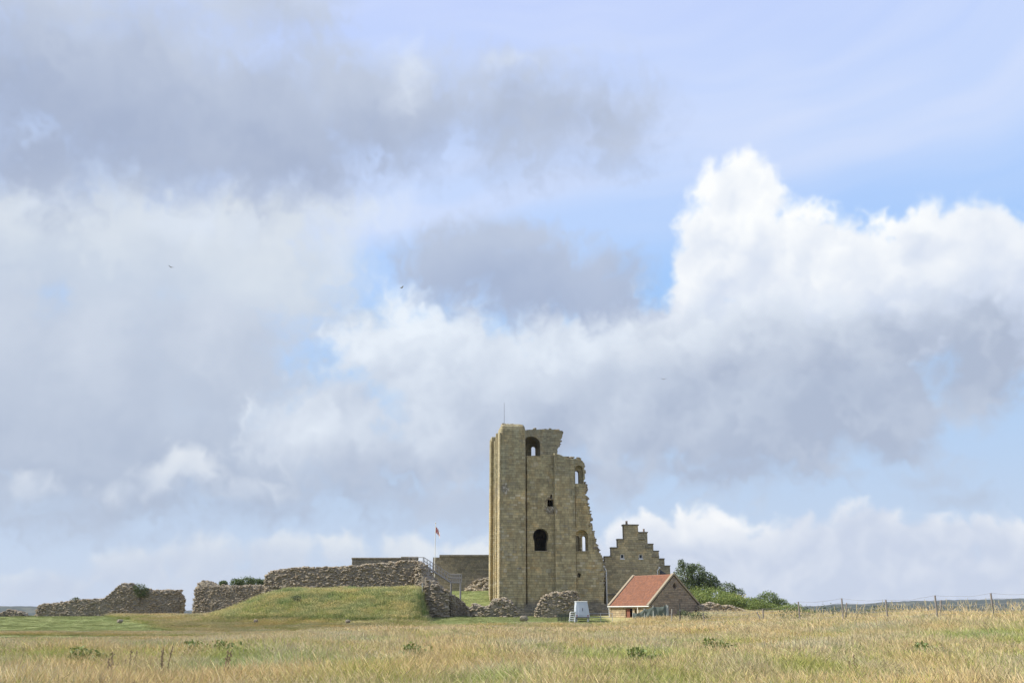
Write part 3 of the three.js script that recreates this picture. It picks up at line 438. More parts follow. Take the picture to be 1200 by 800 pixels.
// ---------- red-roofed shed ----------
{
  const L = 7.2, G = 8.0, H = 2.2, A = 5.65;
  // local x along the long wall towards the near corner, local z out of that wall; the gable is at x = 0
  const t = thing('stone_shed', 'small stone shed with red pantile roof and pale front wall', 'shed', [16.05, 0.2, -113], -55 * R);   // the x axis points to the near corner
  const win = [[-2.75, 0.5], [-2.35, 0.5], [-2.35, 1.9], [-2.75, 1.9]];
  part('front_wall', slab([[-L, -0.9], [0, -0.9], [0, H], [-L, H]], [[[-4.35, -0.3], [-3.1, -0.3], [-3.1, 1.95], [-4.35, 1.95]], win], -0.5, 0), shedStone, t);
  part('rear_wall', boxUV(box(-L, 0, -0.9, H, -G, -G + 0.5)), shedDark, t);
  const gab = (holes) => slab([[-G + 0.003, -0.9], [-0.003, -0.9], [-0.003, H], [-G / 2, A], [-G + 0.003, H]], holes, 0, 0.5);
  const dm = [[-G / 2, 4.05], [-G / 2 + 0.36, 4.5], [-G / 2, 4.95], [-G / 2 - 0.36, 4.5]].map(([x, y]) => [x - 0.05, y]);
  part('gable_wall', gab([dm]).rotateY(-Math.PI / 2).translate(0.003, 0, 0), shedDark, t);
  part('gable_wall', gab([]).rotateY(-Math.PI / 2).translate(-L + 0.497, 0, 0), shedDark, t);
  part('vent_dark_panel', box(-0.3, -0.26, 3.95, 5.05, -G / 2 - 0.5, -G / 2 + 0.5), darkWood, t);  // plain dark panel added so that the vent hole shows dark
  const dr = part('door', box(-4.33, -3.72, -0.3, 1.93, -0.2, -0.14), plain(0.20, 0.075, 0.045), t); part('handle', box(-3.84, -3.78, 0.75, 0.9, -0.138, -0.09), plain(0.3, 0.3, 0.3, 0.4, 0.8), dr);
  part('doorway_dark_panel', box(-3.72, -3.1, -0.3, 1.93, -1.2, -1.15), darkWood, t);  // dark panel added to stand for the unlit inside of the doorway
  part('window', box(-2.73, -2.37, 0.52, 1.88, -0.26, -0.22), darkGlass, t);
  part('lintel', boxUV(box(-4.55, -2.95, 1.953, 2.14, -0.4, 0.02)), greyWallStone, t);
  // roof slopes of pantiles: corrugated courses that overlap
  const slope = Math.hypot(G / 2 + 0.25, A - H + 0.23), N = 19, M = 29, tilesT = [];
  const tile = (flip) => {
    const pos = [], col = [], rr = rng(flip ? 71 : 70);
    for (let j = 0; j < N; j++) for (let i = 0; i < M; i++) {
      const x0 = -L + 0.32 + (L - 0.64) * i / M, w = (L - 0.64) / M, s0 = j / N * slope, s1 = (j + 1.12) / N * slope, k = 0.86 + 0.28 * rr(), red = rr(), c = lerp3([0.29, 0.125, 0.065], [0.235, 0.11, 0.068], red), dx = (rr() - 0.5) * 0.01;
      const P = (x, s, h) => { const a = Math.atan2(A - H + 0.23, G / 2 + 0.25); const z = 0.25 - s * Math.cos(a) + h * Math.sin(a), y = H - 0.12 + s * Math.sin(a) + h * Math.cos(a); return [x + dx, y + 0.1, flip ? -G - z : z]; };
      const hs = [0.0, 0.05, 0.065, 0.03, 0.0];
      for (let q = 0; q < 4; q++) {
        const xa = x0 + w * q / 4, xb = x0 + w * (q + 1) / 4, a = P(xa, s0, hs[q] + 0.022), b = P(xb, s0, hs[q + 1] + 0.022), c1 = P(xb, Math.min(s1, slope), hs[q + 1] + 0.005), d = P(xa, Math.min(s1, slope), hs[q] + 0.005), e = P(xa, s0, hs[q]), f = P(xb, s0, hs[q + 1]);
        pos.push(...(flip ? [...a, ...c1, ...b, ...a, ...d, ...c1] : [...a, ...b, ...c1, ...a, ...c1, ...d]), ...(flip ? [...e, ...a, ...b, ...e, ...b, ...f] : [...e, ...b, ...a, ...e, ...f, ...b]));
        for (let z = 0; z < 12; z++) col.push(c[0] * k, c[1] * k, c[2] * k);
      }
    }
    const g = new THREE.BufferGeometry(); g.setAttribute('position', new THREE.Float32BufferAttribute(pos, 3)); g.setAttribute('color', new THREE.Float32BufferAttribute(col, 3)); g.computeVertexNormals(); return g;
  };
  const tileMat = new THREE.MeshStandardMaterial({ vertexColors: true, roughness: 0.85 });
  part('roof_tiles', tile(false), tileMat, t).userData.kind = 'stuff'; part('roof_tiles', tile(true), tileMat, t).userData.kind = 'stuff';
  part('roof_deck', slab([[-G - 0.2, H - 0.02], [0.2, H - 0.02], [-G / 2, A + 0.02]], [], 0.32, L - 0.32).rotateY(-Math.PI / 2).translate(0, 0, 0), darkWood, t);
  part('ridge_tiles', (() => { const g = new THREE.CylinderGeometry(0.14, 0.14, L - 0.6, 10, 1, false, 0, Math.PI); g.rotateX(0); g.rotateZ(Math.PI / 2); g.translate(-L / 2, A + 0.12, -G / 2); return g; })(), tileMat.clone(), t).material = plain(0.23, 0.105, 0.062);
  const skew = plain(0.30, 0.25, 0.175), rake = Math.atan2(A - H + 0.15, G / 2 + 0.2);
  for (const x of [[-0.3, 0.06], [-L - 0.06, -L + 0.3]]) for (const f of [0, 1]) { const len = Math.hypot(G / 2 + 0.25, A - H + 0.25), g = box(x[0], x[1], -0.02, 0.16, -len, 0); g.rotateX(rake); g.translate(0, H + 0.02, 0.25); if (f) { g.scale(1, 1, -1); g.translate(0, 0, -G); const p = g.attributes.position; for (let i = 0; i < p.count; i += 3) { const a = [p.getX(i + 1), p.getY(i + 1), p.getZ(i + 1)]; p.setXYZ(i + 1, p.getX(i + 2), p.getY(i + 2), p.getZ(i + 2)); p.setXYZ(i + 2, ...a); } g.computeVertexNormals(); } part('skew_stone', g, skew, t); }
  part('gutter', box(-L - 0.05, 0.05, H - 0.06, H + 0.05, 0.2, 0.33), whitePaint, t);
  part('downpipe', bar(V(-L + 0.12, -0.6, 0.12), V(-L + 0.12, H - 0.05, 0.2), 0.055, 8), whitePaint, t);
  part('downpipe', bar(V(-1.95, -0.6, 0.12), V(-1.95, H - 0.05, 0.2), 0.055, 8), whitePaint, t);
}
console.log('keep, house, shed done');

// ---------- ruined curtain walls ----------
rubbleWall({ label: 'long rough rubble wall standing on top of the grassy mound', path: [[-30.6, -121.2], [-26, -120.6], [-18, -120.2], [-11.0, -119.6]], profile: [[0, 6.2], [0.03, 6.6], [0.2, 7.0], [0.35, 7.0], [0.52, 7.1], [0.75, 7.5], [0.95, 7.9], [1, 7.5]], thick: 1.5, size: 0.27, seed: 3, foot: -0.8 });
{
  const t = thing('coped_wall', 'smooth grey coped wall rising just behind the rubble wall', 'wall', [-21, 3.4, -126]);
  part('wall', boxUV(chamferBox(0, 8.6, 0, 5.0, -0.9, 0, 0.05)), greyWallStone, t); part('coping', chamferBox(-0.05, 6.3, 5.0, 5.22, -1.0, 0.1, 0.05), coreStone, t); part('coping', chamferBox(6.4, 8.65, 5.0, 5.34, -1.0, 0.1, 0.05), coreStone, t);
}
rubbleWall({ name: 'ruined_tower_stump', label: 'broken rubble stump at the end of the mound wall, stairs above it', path: [[-11.1, -118.6], [-9.6, -117.8], [-7.9, -117.7]], profile: [[0, 7.3], [0.12, 6.9], [0.3, 5.9], [0.6, 5.1], [0.85, 4.5], [1, 4.2]], thick: 2.2, size: 0.29, seed: 5, tint: 0.85, foot: -0.6 });
rubbleWall({ name: 'ruined_wall', label: 'dark low wall sloping down from the rubble stump towards the keep', path: [[-7.7, -118.2], [-5.6, -124.2]], profile: [[0, 3.7], [0.4, 3.1], [0.8, 2.3], [1, 2.0]], thick: 1.1, size: 0.2, seed: 6, tint: 0.75 });
{
  const t = thing('bailey_wall', 'high weathered wall far behind the wooden stairs', 'wall', [-12.5, 3.5, -152]);
  part('wall', boxUV(chamferBox(0, 10.5, 0, 6.6, -1.2, 0, 0.05)), greyWallStone, t); part('coping', chamferBox(1.0, 10.5, 6.6, 7.0, -1.3, 0.12, 0.06), greyWallStone, t);
  const r = rng(61), list = []; for (let k = 0; k < 420; k++) { const u = r(), x = mix(3.5, 10.4, u), top = mix(0.3, 3.2, step(3.5, 8, x)), y = r() * top; list.push([x, y + 0.2, 0.2 + (top - y) * 0.45 + r() * 0.3, 0.3 + 0.4 * r()]); }
  scatterStones(t, list, 62, 0.9);
}
rubbleWall({ label: 'long low ruined wall with a ragged peak and a bush growing on it', path: [[-63.2, -130.5], [-57, -130], [-50, -129.8], [-44.1, -130.2]], profile: [[0, 2.5], [0.03, 2.65], [0.09, 2.75], [0.2, 3.0], [0.32, 3.3], [0.46, 3.35], [0.5, 3.9], [0.55, 4.9], [0.6, 5.45], [0.645, 5.3], [0.68, 4.4], [0.72, 4.55], [0.765, 4.75], [0.8, 4.5], [0.98, 4.5], [1, 3.4]], thick: 1.4, size: 0.22, seed: 7, tint: 0.95 });
rubbleWall({ label: 'ruined wall with a tall broken end, shrubs showing along its top', path: [[-41.7, -128.6], [-39, -128], [-31.2, -127.2]], profile: [[0, 4.7], [0.03, 5.4], [0.08, 5.65], [0.15, 5.6], [0.24, 5.25], [0.3, 5.0], [0.6, 5.05], [1, 5.1]], thick: 1.3, size: 0.21, seed: 8, tint: 0.9 });
rubbleWall({ label: 'tumbled low heap of dark stones at the far end of the lawn', path: [[-68.5, -125.6], [-65.6, -125.3], [-62.2, -125.5]], profile: [[0, 1.5], [0.2, 1.7], [0.45, 1.35], [0.6, 1.9], [0.85, 1.75], [1, 1.2]], thick: 1.1, size: 0.24, seed: 9, tint: 0.8 });
rubbleWall({ label: 'low two-humped rubble wall before the keep corner', path: [[-5.1, -119.6], [-2.6, -119.3], [0.5, -119.2]], profile: [[0, 2.0], [0.06, 2.6], [0.25, 2.35], [0.42, 2.3], [0.5, 3.05], [0.7, 3.35], [0.88, 3.1], [0.96, 2.3], [1, 1.6]], thick: 1.3, size: 0.29, seed: 10, tint: 0.95 });
rubbleWall({ label: 'stout lump of rubble wall before the middle of the keep', path: [[3.1, -120.4], [5.5, -120.2], [8.1, -120.4]], profile: [[0, 1.9], [0.08, 2.9], [0.24, 3.75], [0.5, 4.05], [0.95, 4.1], [1, 3.4]], thick: 1.6, size: 0.29, seed: 12, tint: 0.95 });
rubbleWall({ label: 'heap of pinkish rubble under the green bushes beside the shed', path: [[22.4, -117.6], [25, -117.2], [28.2, -117.6]], profile: [[0, 2.3], [0.2, 2.75], [0.5, 2.5], [0.8, 2.2], [1, 1.6]], thick: 1.3, size: 0.24, seed: 13, tint: 1.1 });
for (const [px, pz, s, label] of [[1.25, -104, 0.7, 'single boulder lying in the grass before the keep'], [-17.2, -102.5, 0.4, 'pale boulder at the foot of the grassy mound'], [-26.6, -101.5, 0.35, 'small stone in the dry grass below the mound slope'], [-40.5, -101, 0.45, 'flat grey stone in the dry grass beside the lawn'], [-4.9, -133, 0.9, 'grey stone lying on the lawn behind the low dark wall']]) {
  const m = part(numbered('boulder'), pebble(Math.round(px * 7 + 300)), new THREE.MeshStandardMaterial({ color: rgb(0.26, 0.225, 0.175), roughness: 1 }), scene); m.position.set(px, ground(px, pz) + 0.22 * s + (pz > -106 ? 0.3 : 0), pz); m.scale.set(s * 1.2, s, s); tag(m, label, 'boulder');
}
// ---------- wooden stairs, flag ----------
const greyWood = plain(0.33, 0.31, 0.29), galv = plain(0.42, 0.43, 0.44, 0.5, 0.3);
{
  const t = thing('staircase', 'grey wooden stair flight and landing with railings above rubble stump', 'stairs', [0, 0, -124]);
  const a = V(-11.3, 7.5, 0), b = V(-7.9, 5.4, 0), n = 14;
  for (const z of [-0.6, 0.6]) { part('stringer', join([bar(a.clone().setZ(z), b.clone().setZ(z), 0.12, 4)]), greyWood, t); }
  for (let i = 0; i <= n; i++) { const p = a.clone().lerp(b, i / n); part('tread', box(p.x - 0.14, p.x + 0.14, p.y + 0.08, p.y + 0.13, -0.6, 0.6), greyWood, t); }
  part('landing', box(-7.95, -6.5, 5.3, 5.45, -0.75, 0.75), greyWood, t);
  for (const z of [-0.68, 0.68]) {
    for (const h of [0.55, 1.0]) { part('handrail', bar(V(a.x, a.y + h, z), V(b.x, b.y + h, z), 0.045, 6), greyWood, t); part('handrail', bar(V(-7.9, 5.4 + h, z), V(-6.5, 5.4 + h, z), 0.045, 6), greyWood, t); }
    for (let i = 0; i <= 9; i++) { const p = a.clone().lerp(b, i / 9); part('baluster', bar(V(p.x, p.y, z), V(p.x, p.y + 1.0, z), 0.035, 5), greyWood, t); }
    for (let i = 1; i <= 6; i++) part('baluster', bar(V(-7.9 + i * 0.235, 5.4, z), V(-7.9 + i * 0.235, 6.4, z), 0.035, 5), greyWood, t);
    part('support_post', bar(V(-7.8, 0.5, z), V(-7.8, 5.4, z), 0.09, 6), greyWood, t); part('support_post', bar(V(-6.6, 0.5, z), V(-6.6, 5.4, z), 0.09, 6), greyWood, t);
  }
  part('upper_platform', box(-13.4, -11.2, 7.4, 7.55, -0.9, 0.9), greyWood, t);
  for (const x of [-13.2, -12.3, -11.4]) part('baluster', bar(V(x, 7.5, 0.68), V(x, 8.5, 0.68), 0.04, 5), greyWood, t);
  part('handrail', bar(V(-13.3, 8.5, 0.68), V(-11.3, 8.5, 0.68), 0.045, 6), greyWood, t); part('support_post', bar(V(-12.8, 3, 0), V(-12.8, 7.4, 0), 0.1, 6), greyWood, t);
}
{
  const t = thing('flagpole', 'thin pole flying a small red and white flag', 'flagpole', [-11.25, 5, -140]);
  part('pole', bar(V(0, 0, 0), V(0, 9.3, 0), 0.05, 8), whitePaint, t); part('finial', (() => { const g = new THREE.SphereGeometry(0.09, 10, 8); g.translate(0, 9.36, 0); return g; })(), whitePaint, t);
  const f = new THREE.PlaneGeometry(1.15, 0.85, 14, 6), p = f.attributes.position; for (let i = 0; i < p.count; i++) { const u = (p.getX(i) + 0.575) / 1.15; p.setXYZ(i, 0.05 + u * 0.62, 8.35 + p.getY(i) - 0.75 * u * u - 0.15 * u, 0.12 * Math.sin(u * 8) * u); }
  f.computeVertexNormals();
  part('flag', f, new THREE.MeshPhysicalMaterial({ side: THREE.DoubleSide, roughness: 1, transmission: 0.3, thickness: 0, map: (() => { const x = texture(64, 48, (u, v) => Math.abs(u - 0.5) < 0.1 || Math.abs(v - 0.5) < 0.12 || u < 0.3 ? [0.52, 0.17, 0.18] : [0.8, 0.78, 0.78], 1, 1); return x; })() }), t);
}
// ---------- cabin with steps, hurdle and rail before the keep ----------
{
  const y = ground(7.7, -107), t = thing('trailer', 'small white trailer on wheels before the keep, bluish shade in its colour', 'trailer', [7.68, y, -107]); t.scale.setScalar(0.92);
  const shadedWhite = plain(0.55, 0.60, 0.68, 0.4), tyre = plain(0.02, 0.02, 0.02), red = plain(0.35, 0.03, 0.03, 0.3);  // white body tinted blue, as its shaded side looks
  part('body', (() => { const s = new THREE.Shape([[-0.72, 0.62], [0.84, 0.62], [0.82, 0.95], [0.72, 1.6], [0.6, 2.28], [-0.62, 2.28], [-0.7, 1.6]].map(([a, b]) => new THREE.Vector2(a, b))); const g = new THREE.ExtrudeGeometry(s, { depth: 2.6, bevelEnabled: true, bevelSize: 0.06, bevelThickness: 0.06, bevelSegments: 3 }); g.translate(0, 0, -2.6); return g; })(), shadedWhite, t);
  part('roof', chamferBox(-0.72, 0.66, 2.33, 2.4, -2.7, 0.1, 0.03), whitePaint, t);
  const d = part('rear_door', chamferBox(-0.42, 0.5, 0.75, 2.08, 0.055, 0.085, 0.012), plain(0.52, 0.57, 0.66, 0.4), t); part('handle', box(0.02, 0.1, 1.25, 1.6, 0.086, 0.13), plain(0.1, 0.1, 0.12, 0.4), d);  // the door holds the same bluish shade in its colour
  part('bumper', chamferBox(-0.74, 0.86, 0.44, 0.58, -0.05, 0.12, 0.02), plain(0.12, 0.12, 0.12), t);
  for (const x of [-0.62, 0.7]) part('tail_light', box(x - 0.07, x + 0.07, 0.66, 0.8, 0.06, 0.09), red, t);
  for (const x of [-0.66, 0.74]) { const w = part('wheel', (() => { const g = new THREE.TorusGeometry(0.25, 0.1, 8, 20); g.rotateY(Math.PI / 2); g.translate(x, 0.32, -0.7); return g; })(), tyre, t); part('rim', (() => { const g = new THREE.CylinderGeometry(0.18, 0.18, 0.14, 16); g.rotateZ(Math.PI / 2); g.translate(x, 0.32, -0.7); return g; })(), galv, w); }
  part('axle', bar(V(-0.66, 0.32, -0.7), V(0.74, 0.32, -0.7), 0.05, 6), plain(0.1, 0.1, 0.1), t); part('stay_leg', box(0.6, 0.78, -0.1, 0.62, -0.16, -0.04), whitePaint, t); part('stay_leg', box(-0.66, -0.56, -0.1, 0.62, -0.16, -0.04), galv, t);
  const s = thing('entrance_steps', 'white folding steps with landing beside the pale trailer', 'steps', [6.45, y, -106.2]);
  part('platform', box(-0.05, 0.5, 0.98, 1.1, -0.4, 0.3), whitePaint, s); for (let k = 0; k < 4; k++) part('tread', box(-0.34 + k * 0.08, 0.22 + k * 0.05, 0.12 + k * 0.22, 0.22 + k * 0.22, 0.3 - k * 0.14, 0.5 - k * 0.14), whitePaint, s);
  for (const x of [-0.25, 0.3]) part('stringer', bar(V(x, 0, 0.5), V(x + 0.15, 1.0, -0.2), 0.04, 5), whitePaint, s); part('leg', box(0.3, 0.48, -0.2, 0.98, -0.3, -0.2), whitePaint, s);
}
function railRun(t, x0, x1, z, h, step0, rails, m, r0 = 0.04) { for (let x = x0; x <= x1 + 0.01; x += step0) part('post', bar(V(x, -0.4, z), V(x, h, z), r0, 6), m, t); for (const y of rails) part('rail', bar(V(x0, y, z), V(x1, y, z), r0 * 0.7, 6), m, t); }
{
  const y = ground(5.8, -106.6), t = thing('hurdle', 'low dark hurdle fence beside the white steps', 'fence', [5.0, y - 0.12, -106.6]);
  const m = plain(0.045, 0.06, 0.045); railRun(t, 0, 1.7, 0, 0.95, 0.42, [0.15, 0.9], m, 0.04); for (let i = 0; i < 7; i++) part('slat', box(0.03, 1.67, 0.22 + i * 0.095, 0.285 + i * 0.095, -0.02, 0.02), m, t);
  const t2 = thing('rail_fence', 'low grey rail fence between the pale trailer and the house', 'fence', [8.6, ground(9.8, -109), -109]); railRun(t2, 0, 2.6, 0, 0.9, 1.3, [0.45, 0.85], galv, 0.035);
}
{ const t = thing('marker_post', 'slim white post where the mound meets the rubble stump', 'post', [-10.75, ground(-10.75, -116), -116]); part('post', box(-0.06, 0.06, -0.4, 2.0, -0.05, 0.05), plain(0.6, 0.58, 0.54), t); part('cap', box(-0.075, 0.075, 2.0, 2.06, -0.065, 0.065), plain(0.5, 0.48, 0.44), t); }
{ const t = thing('wooden_post', 'short thin post stuck against the long rubble wall', 'post', [-15.6, ground(-15.6, -118.6), -118.6]); part('post', box(-0.05, 0.05, -0.3, 1.15, -0.05, 0.05), plain(0.08, 0.07, 0.06), t); }
// ---------- green netting by the shed ----------
{
  const t = thing('netting_screen', 'ragged blue-green netting strung on posts by the shed', 'netting', [0, 0, -106]);
  const net = new THREE.MeshPhysicalMaterial({ color: rgb(0.12, 0.15, 0.135), side: THREE.DoubleSide, roughness: 1, transmission: 0.35, thickness: 0 });
  const P = [[13.2, -106.5, 1.3], [14.4, -106, 1.75], [15.3, -105.5, 2.05], [16.7, -105.2, 2.15], [17.1, -106.8, 2.0]];
  P.forEach(([x, z, h], i) => part('post', bar(V(x, ground(x, z) - 0.4, z + 106), V(x, ground(x, z) + h - 0.3, z + 106), 0.055, 7), plain(0.4, 0.42, 0.4), t));
  for (let i = 0; i < P.length - 1; i++) {
    const [x0, z0, h0] = P[i], [x1, z1, h1] = P[i + 1], g = new THREE.PlaneGeometry(1, 1, 12, 8), p = g.attributes.position;
    for (let k = 0; k < p.count; k++) { const u = p.getX(k) + 0.5, v = p.getY(k) + 0.5, x = mix(x0, x1, u), z = mix(z0, z1, u), b = ground(x, z), top = b + mix(h0, h1, u) - 0.35 - 0.3 * Math.sin(u * Math.PI) * (0.7 + 0.3 * Math.sin(i * 5)); p.setXYZ(k, x, mix(b, top, v) + 0.06 * noise2(x * 3, v * 4 + i), z + 106 + 0.22 * noise2(x * 2.1, v * 3 + i * 3)); }
    g.computeVertexNormals(); part('net_panel', g, net, t);
  }
}
// ---------- wire fence along the cliff edge ----------
{
  const P = [[16.9, -86, 1.35], [19.55, -76, 1.45], [21.23, -72, 1.5], [23.22, -68.5, 1.55], [25.18, -65.5, 1.5], [27.24, -62.5, 1.55], [29.57, -60, 1.6], [32.6, -57.2, 1.6], [36.2, -54.5, 1.6]];
  const t = thing('wire_fence', 'sagging wire fence on weathered wooden posts along the cliff top', 'fence', [P[0][0], 0, P[0][1]]);
  const wood = plain(0.24, 0.21, 0.185), wire = plain(0.28, 0.28, 0.28, 0.5, 0.5), r = rng(8), o = V(P[0][0], 0, P[0][1]);
  const tops = P.map(([x, z], i) => { const y = ground(x, z), h = i < 2 ? 1.6 : [1.95, 2.0, 1.75, 1.95, 2.0, 2.0, 2.0][i - 2]; const lean = (r() - 0.5) * 0.14; part('post', bar(V(x, y - 0.4, z).sub(o), V(x + lean, y + h, z).sub(o), 0.055, 7), wood, t); if (i === 1 || i === 3 || i === 5) part('strut', bar(V(x + 0.1, y + 0.1, z + 0.1).sub(o), V(x + 0.42 * (i === 1 ? -1 : 1), y + h * 0.85, z - 0.2).sub(o), 0.05, 6), wood, t); return [x + lean, y, z, h]; });
  for (let i = 0; i < tops.length - 1; i++) for (let k = 0; k < 7; k++) {
    const [x0, y0, z0, h0] = tops[i], [x1, y1, z1, h1] = tops[i + 1], f = 1 - k * 0.14, pts = []; for (let q = 0; q <= 6; q++) { const u = q / 6; pts.push(V(mix(x0, x1, u), mix(y0 + h0 * f, y1 + h1 * f, u) - 0.16 * Math.sin(u * Math.PI) * (0.6 + 0.5 * r()), mix(z0, z1, u)).sub(o)); }
    part('wire', new THREE.TubeGeometry(new THREE.CatmullRomCurve3(pts), 8, 0.008, 4), wire, t);
  }
  const L = [[16.85, -98, 2.3, 'dark upright post in the rough grass behind the wire fence'], [15.6, -96, 1.8, 'pale leaning post in the rough grass near the netting']];
  for (const [x, z, h, label] of L) { const q = thing('wooden_post', label, 'post', [x, ground(x, z), z]); part('post', bar(V(0, -0.4, 0), V(h > 2 ? 0.02 : 0.16, h, 0), 0.065, 7), h > 2 ? plain(0.06, 0.055, 0.05) : plain(0.3, 0.28, 0.24), q); part('wire_staple', box(-0.03, 0.09, h * 0.7, h * 0.7 + 0.05, 0.05, 0.09), galv, q); }
}
console.log('walls and small things done');

// ---------- bushes and trees: stems and crowns of many small leaves ----------
const leafMats = new Map();
function leafMat(c) { const k = c.join(); if (!leafMats.has(k)) leafMats.set(k, new THREE.MeshPhysicalMaterial({ vertexColors: true, color: rgb(...c), side: THREE.DoubleSide, roughness: 0.75, transmission: 0.3, thickness: 0 })); return leafMats.get(k); }
const bark = plain(0.09, 0.07, 0.05);
function crown(lobes, leaf, count, seed) {   // lobes [x, y, z, rx, ry, rz]
  const r = rng(seed), pos = [], col = [], nor = [], total = lobes.reduce((s, l) => s + l[3] * l[4], 0);
  for (const [cx, cy, cz, rx, ry, rz] of lobes) for (let k = 0, n = Math.round(count * rx * ry / total); k < n; k++) {
    let a = r() * 6.283, b = Math.acos(2 * r() - 1), q = 0.45 + 0.6 * r() ** 0.55; const lump = 1 + 0.28 * noise2(a * 1.6 + seed, b * 2.2) + 0.16 * noise2(a * 4 + seed, b * 5);
    q *= lump; const c = V(cx + rx * q * Math.sin(b) * Math.cos(a), cy + ry * q * Math.cos(b), cz + rz * q * Math.sin(b) * Math.sin(a)); if (c.y < 0.02) continue;
    const u = V(r() - 0.5, r() - 0.5, r() - 0.5).normalize(), v = V(r() - 0.5, r() - 0.5, r() - 0.5).cross(u).normalize(), s = leaf * (0.6 + 0.8 * r()), k2 = 0.75 + 0.5 * r(), yel = r() * 0.25;
    const A = c.clone().addScaledVector(u, -s * 0.5), B = c.clone().addScaledVector(v, s * 0.3), C = c.clone().addScaledVector(u, s * 0.5), D = c.clone().addScaledVector(v, -s * 0.3), n = v.clone().cross(u);
    for (const p of [A, B, C, A, C, D]) { pos.push(p.x, p.y, p.z); nor.push(n.x, n.y, n.z); col.push(k2 * (1 + yel), k2, k2 * (1 - yel)); }
  }
  const g = new THREE.BufferGeometry(); g.setAttribute('position', new THREE.Float32BufferAttribute(pos, 3)); g.setAttribute('normal', new THREE.Float32BufferAttribute(nor, 3)); g.setAttribute('color', new THREE.Float32BufferAttribute(col, 3)); return g;
}
function bush(name, label, category, x, y, z, lobes, { leaf = 0.16, count = 3000, color = [0.07, 0.11, 0.035], seed = 1, group, trunk = 0.06 } = {}) {
  const t = thing(name, label, category, [x, y, z], 0, group), r = rng(seed + 5);
  const stems = []; for (const [cx, cy, cz, rx, ry] of lobes) for (let k = 0; k < 3; k++) { const e = V(cx + (r() - 0.5) * rx, cy + ry * 0.3 * r(), cz + (r() - 0.5) * rx), m = V(cx * 0.4 + (r() - 0.5) * 0.2, cy * 0.4, cz * 0.4); const cv = new THREE.CatmullRomCurve3([V((r() - 0.5) * 0.2, -0.3, (r() - 0.5) * 0.2), m, e]); const g = new THREE.TubeGeometry(cv, 6, trunk, 5); const p = g.attributes.position; for (let i = 0; i < p.count; i++) { const q = Math.floor(i / 6) / 6, c = cv.getPointAt(clamp(q)), w = V().fromBufferAttribute(p, i).sub(c).multiplyScalar(1 - 0.75 * q).add(c); p.setXYZ(i, w.x, w.y, w.z); } stems.push(g); }
  part('trunk', join(stems), bark, t); part('crown', crown(lobes, leaf, count, seed), leafMat(color), t); return t;
}
const gy = (x, z) => ground(x, z);
bush('hawthorn_tree', 'dark green spreading tree behind the red-roofed shed', 'tree', 23.2, 3.2, -126, [[3.0, 1.9, 0, 1.1, 0.9, 1.1], [1.6, 1.6, 0, 1.6, 1.1, 1.4], [-0.6, 3.2, 0, 1.4, 1.3, 1.4], [0.9, 3.3, 0, 1.4, 1.3, 1.4], [-1.0, 4.6, 0.2, 0.5, 0.55, 0.5], [2.2, 2.4, 0, 1.4, 1.1, 1.3], [-0.2, 1.6, 0, 1.8, 1.0, 1.5], [0.4, 4.2, 0, 0.6, 0.5, 0.6]], { count: 12000, leaf: 0.18, color: [0.095, 0.15, 0.05], seed: 2, trunk: 0.1 });
bush('hawthorn_tree', 'low dark bush on the slope beyond the spreading tree', 'bush', 27.8, 3.0, -125, [[0, 1.5, 0, 1.2, 0.9, 1], [1.3, 1.0, 0, 0.9, 0.7, 0.9]], { count: 2600, leaf: 0.15, color: [0.09, 0.14, 0.05], seed: 3 });
bush('elder_bush', 'broad bright green bush beside the shed gable', 'bush', 24.6, 2.3, -121, [[-1.2, 1.2, 0, 1.7, 1.3, 1.2], [0.8, 1.2, 0, 1.6, 1.2, 1.2], [2.2, 0.8, 0, 1.5, 1.1, 1.1]], { count: 8500, leaf: 0.15, color: [0.2, 0.29, 0.07], seed: 4 });
bush('elder_bush', 'bright green mound of leaves with small yellow flowers', 'bush', 28.2, 2.0, -120.5, [[-0.6, 0.9, 0, 1.5, 0.95, 1.1], [1.2, 0.7, 0, 1.3, 0.8, 1.0]], { count: 6000, leaf: 0.14, color: [0.2, 0.29, 0.07], seed: 5 });
{ const t = scene.children[scene.children.length - 1]; const r = rng(90), l = []; for (let k = 0; k < 46; k++) l.push([compose(-0.2 + (r() - 0.5) * 1.8, 1.6 + (r() - 0.5) * 0.5, 0.4 + r() * 0.5, r() * 3, r() * 3, 0, 0.055)]); instanced('flowers', new THREE.IcosahedronGeometry(0.6, 0), plain(0.7, 0.55, 0.06), l, t); }
bush('elder_bush', 'rounded dark green bush where the bank falls away', 'bush', 31.9, 1.7, -121, [[0, 1.2, 0, 1.5, 1.25, 1.2], [-1.4, 0.8, 0, 1.1, 0.8, 1], [1.4, 0.8, 0, 1.2, 0.85, 1]], { count: 8000, leaf: 0.15, color: [0.14, 0.215, 0.06], seed: 6 });
bush('elder_bush', 'last light green bush at the end of the bank', 'bush', 34.2, 0.9, -119, [[0, 0.9, 0, 1.4, 0.9, 1.1], [1.5, 0.6, 0, 1.1, 0.6, 0.9]], { count: 5000, leaf: 0.14, color: [0.19, 0.28, 0.07], seed: 7 });
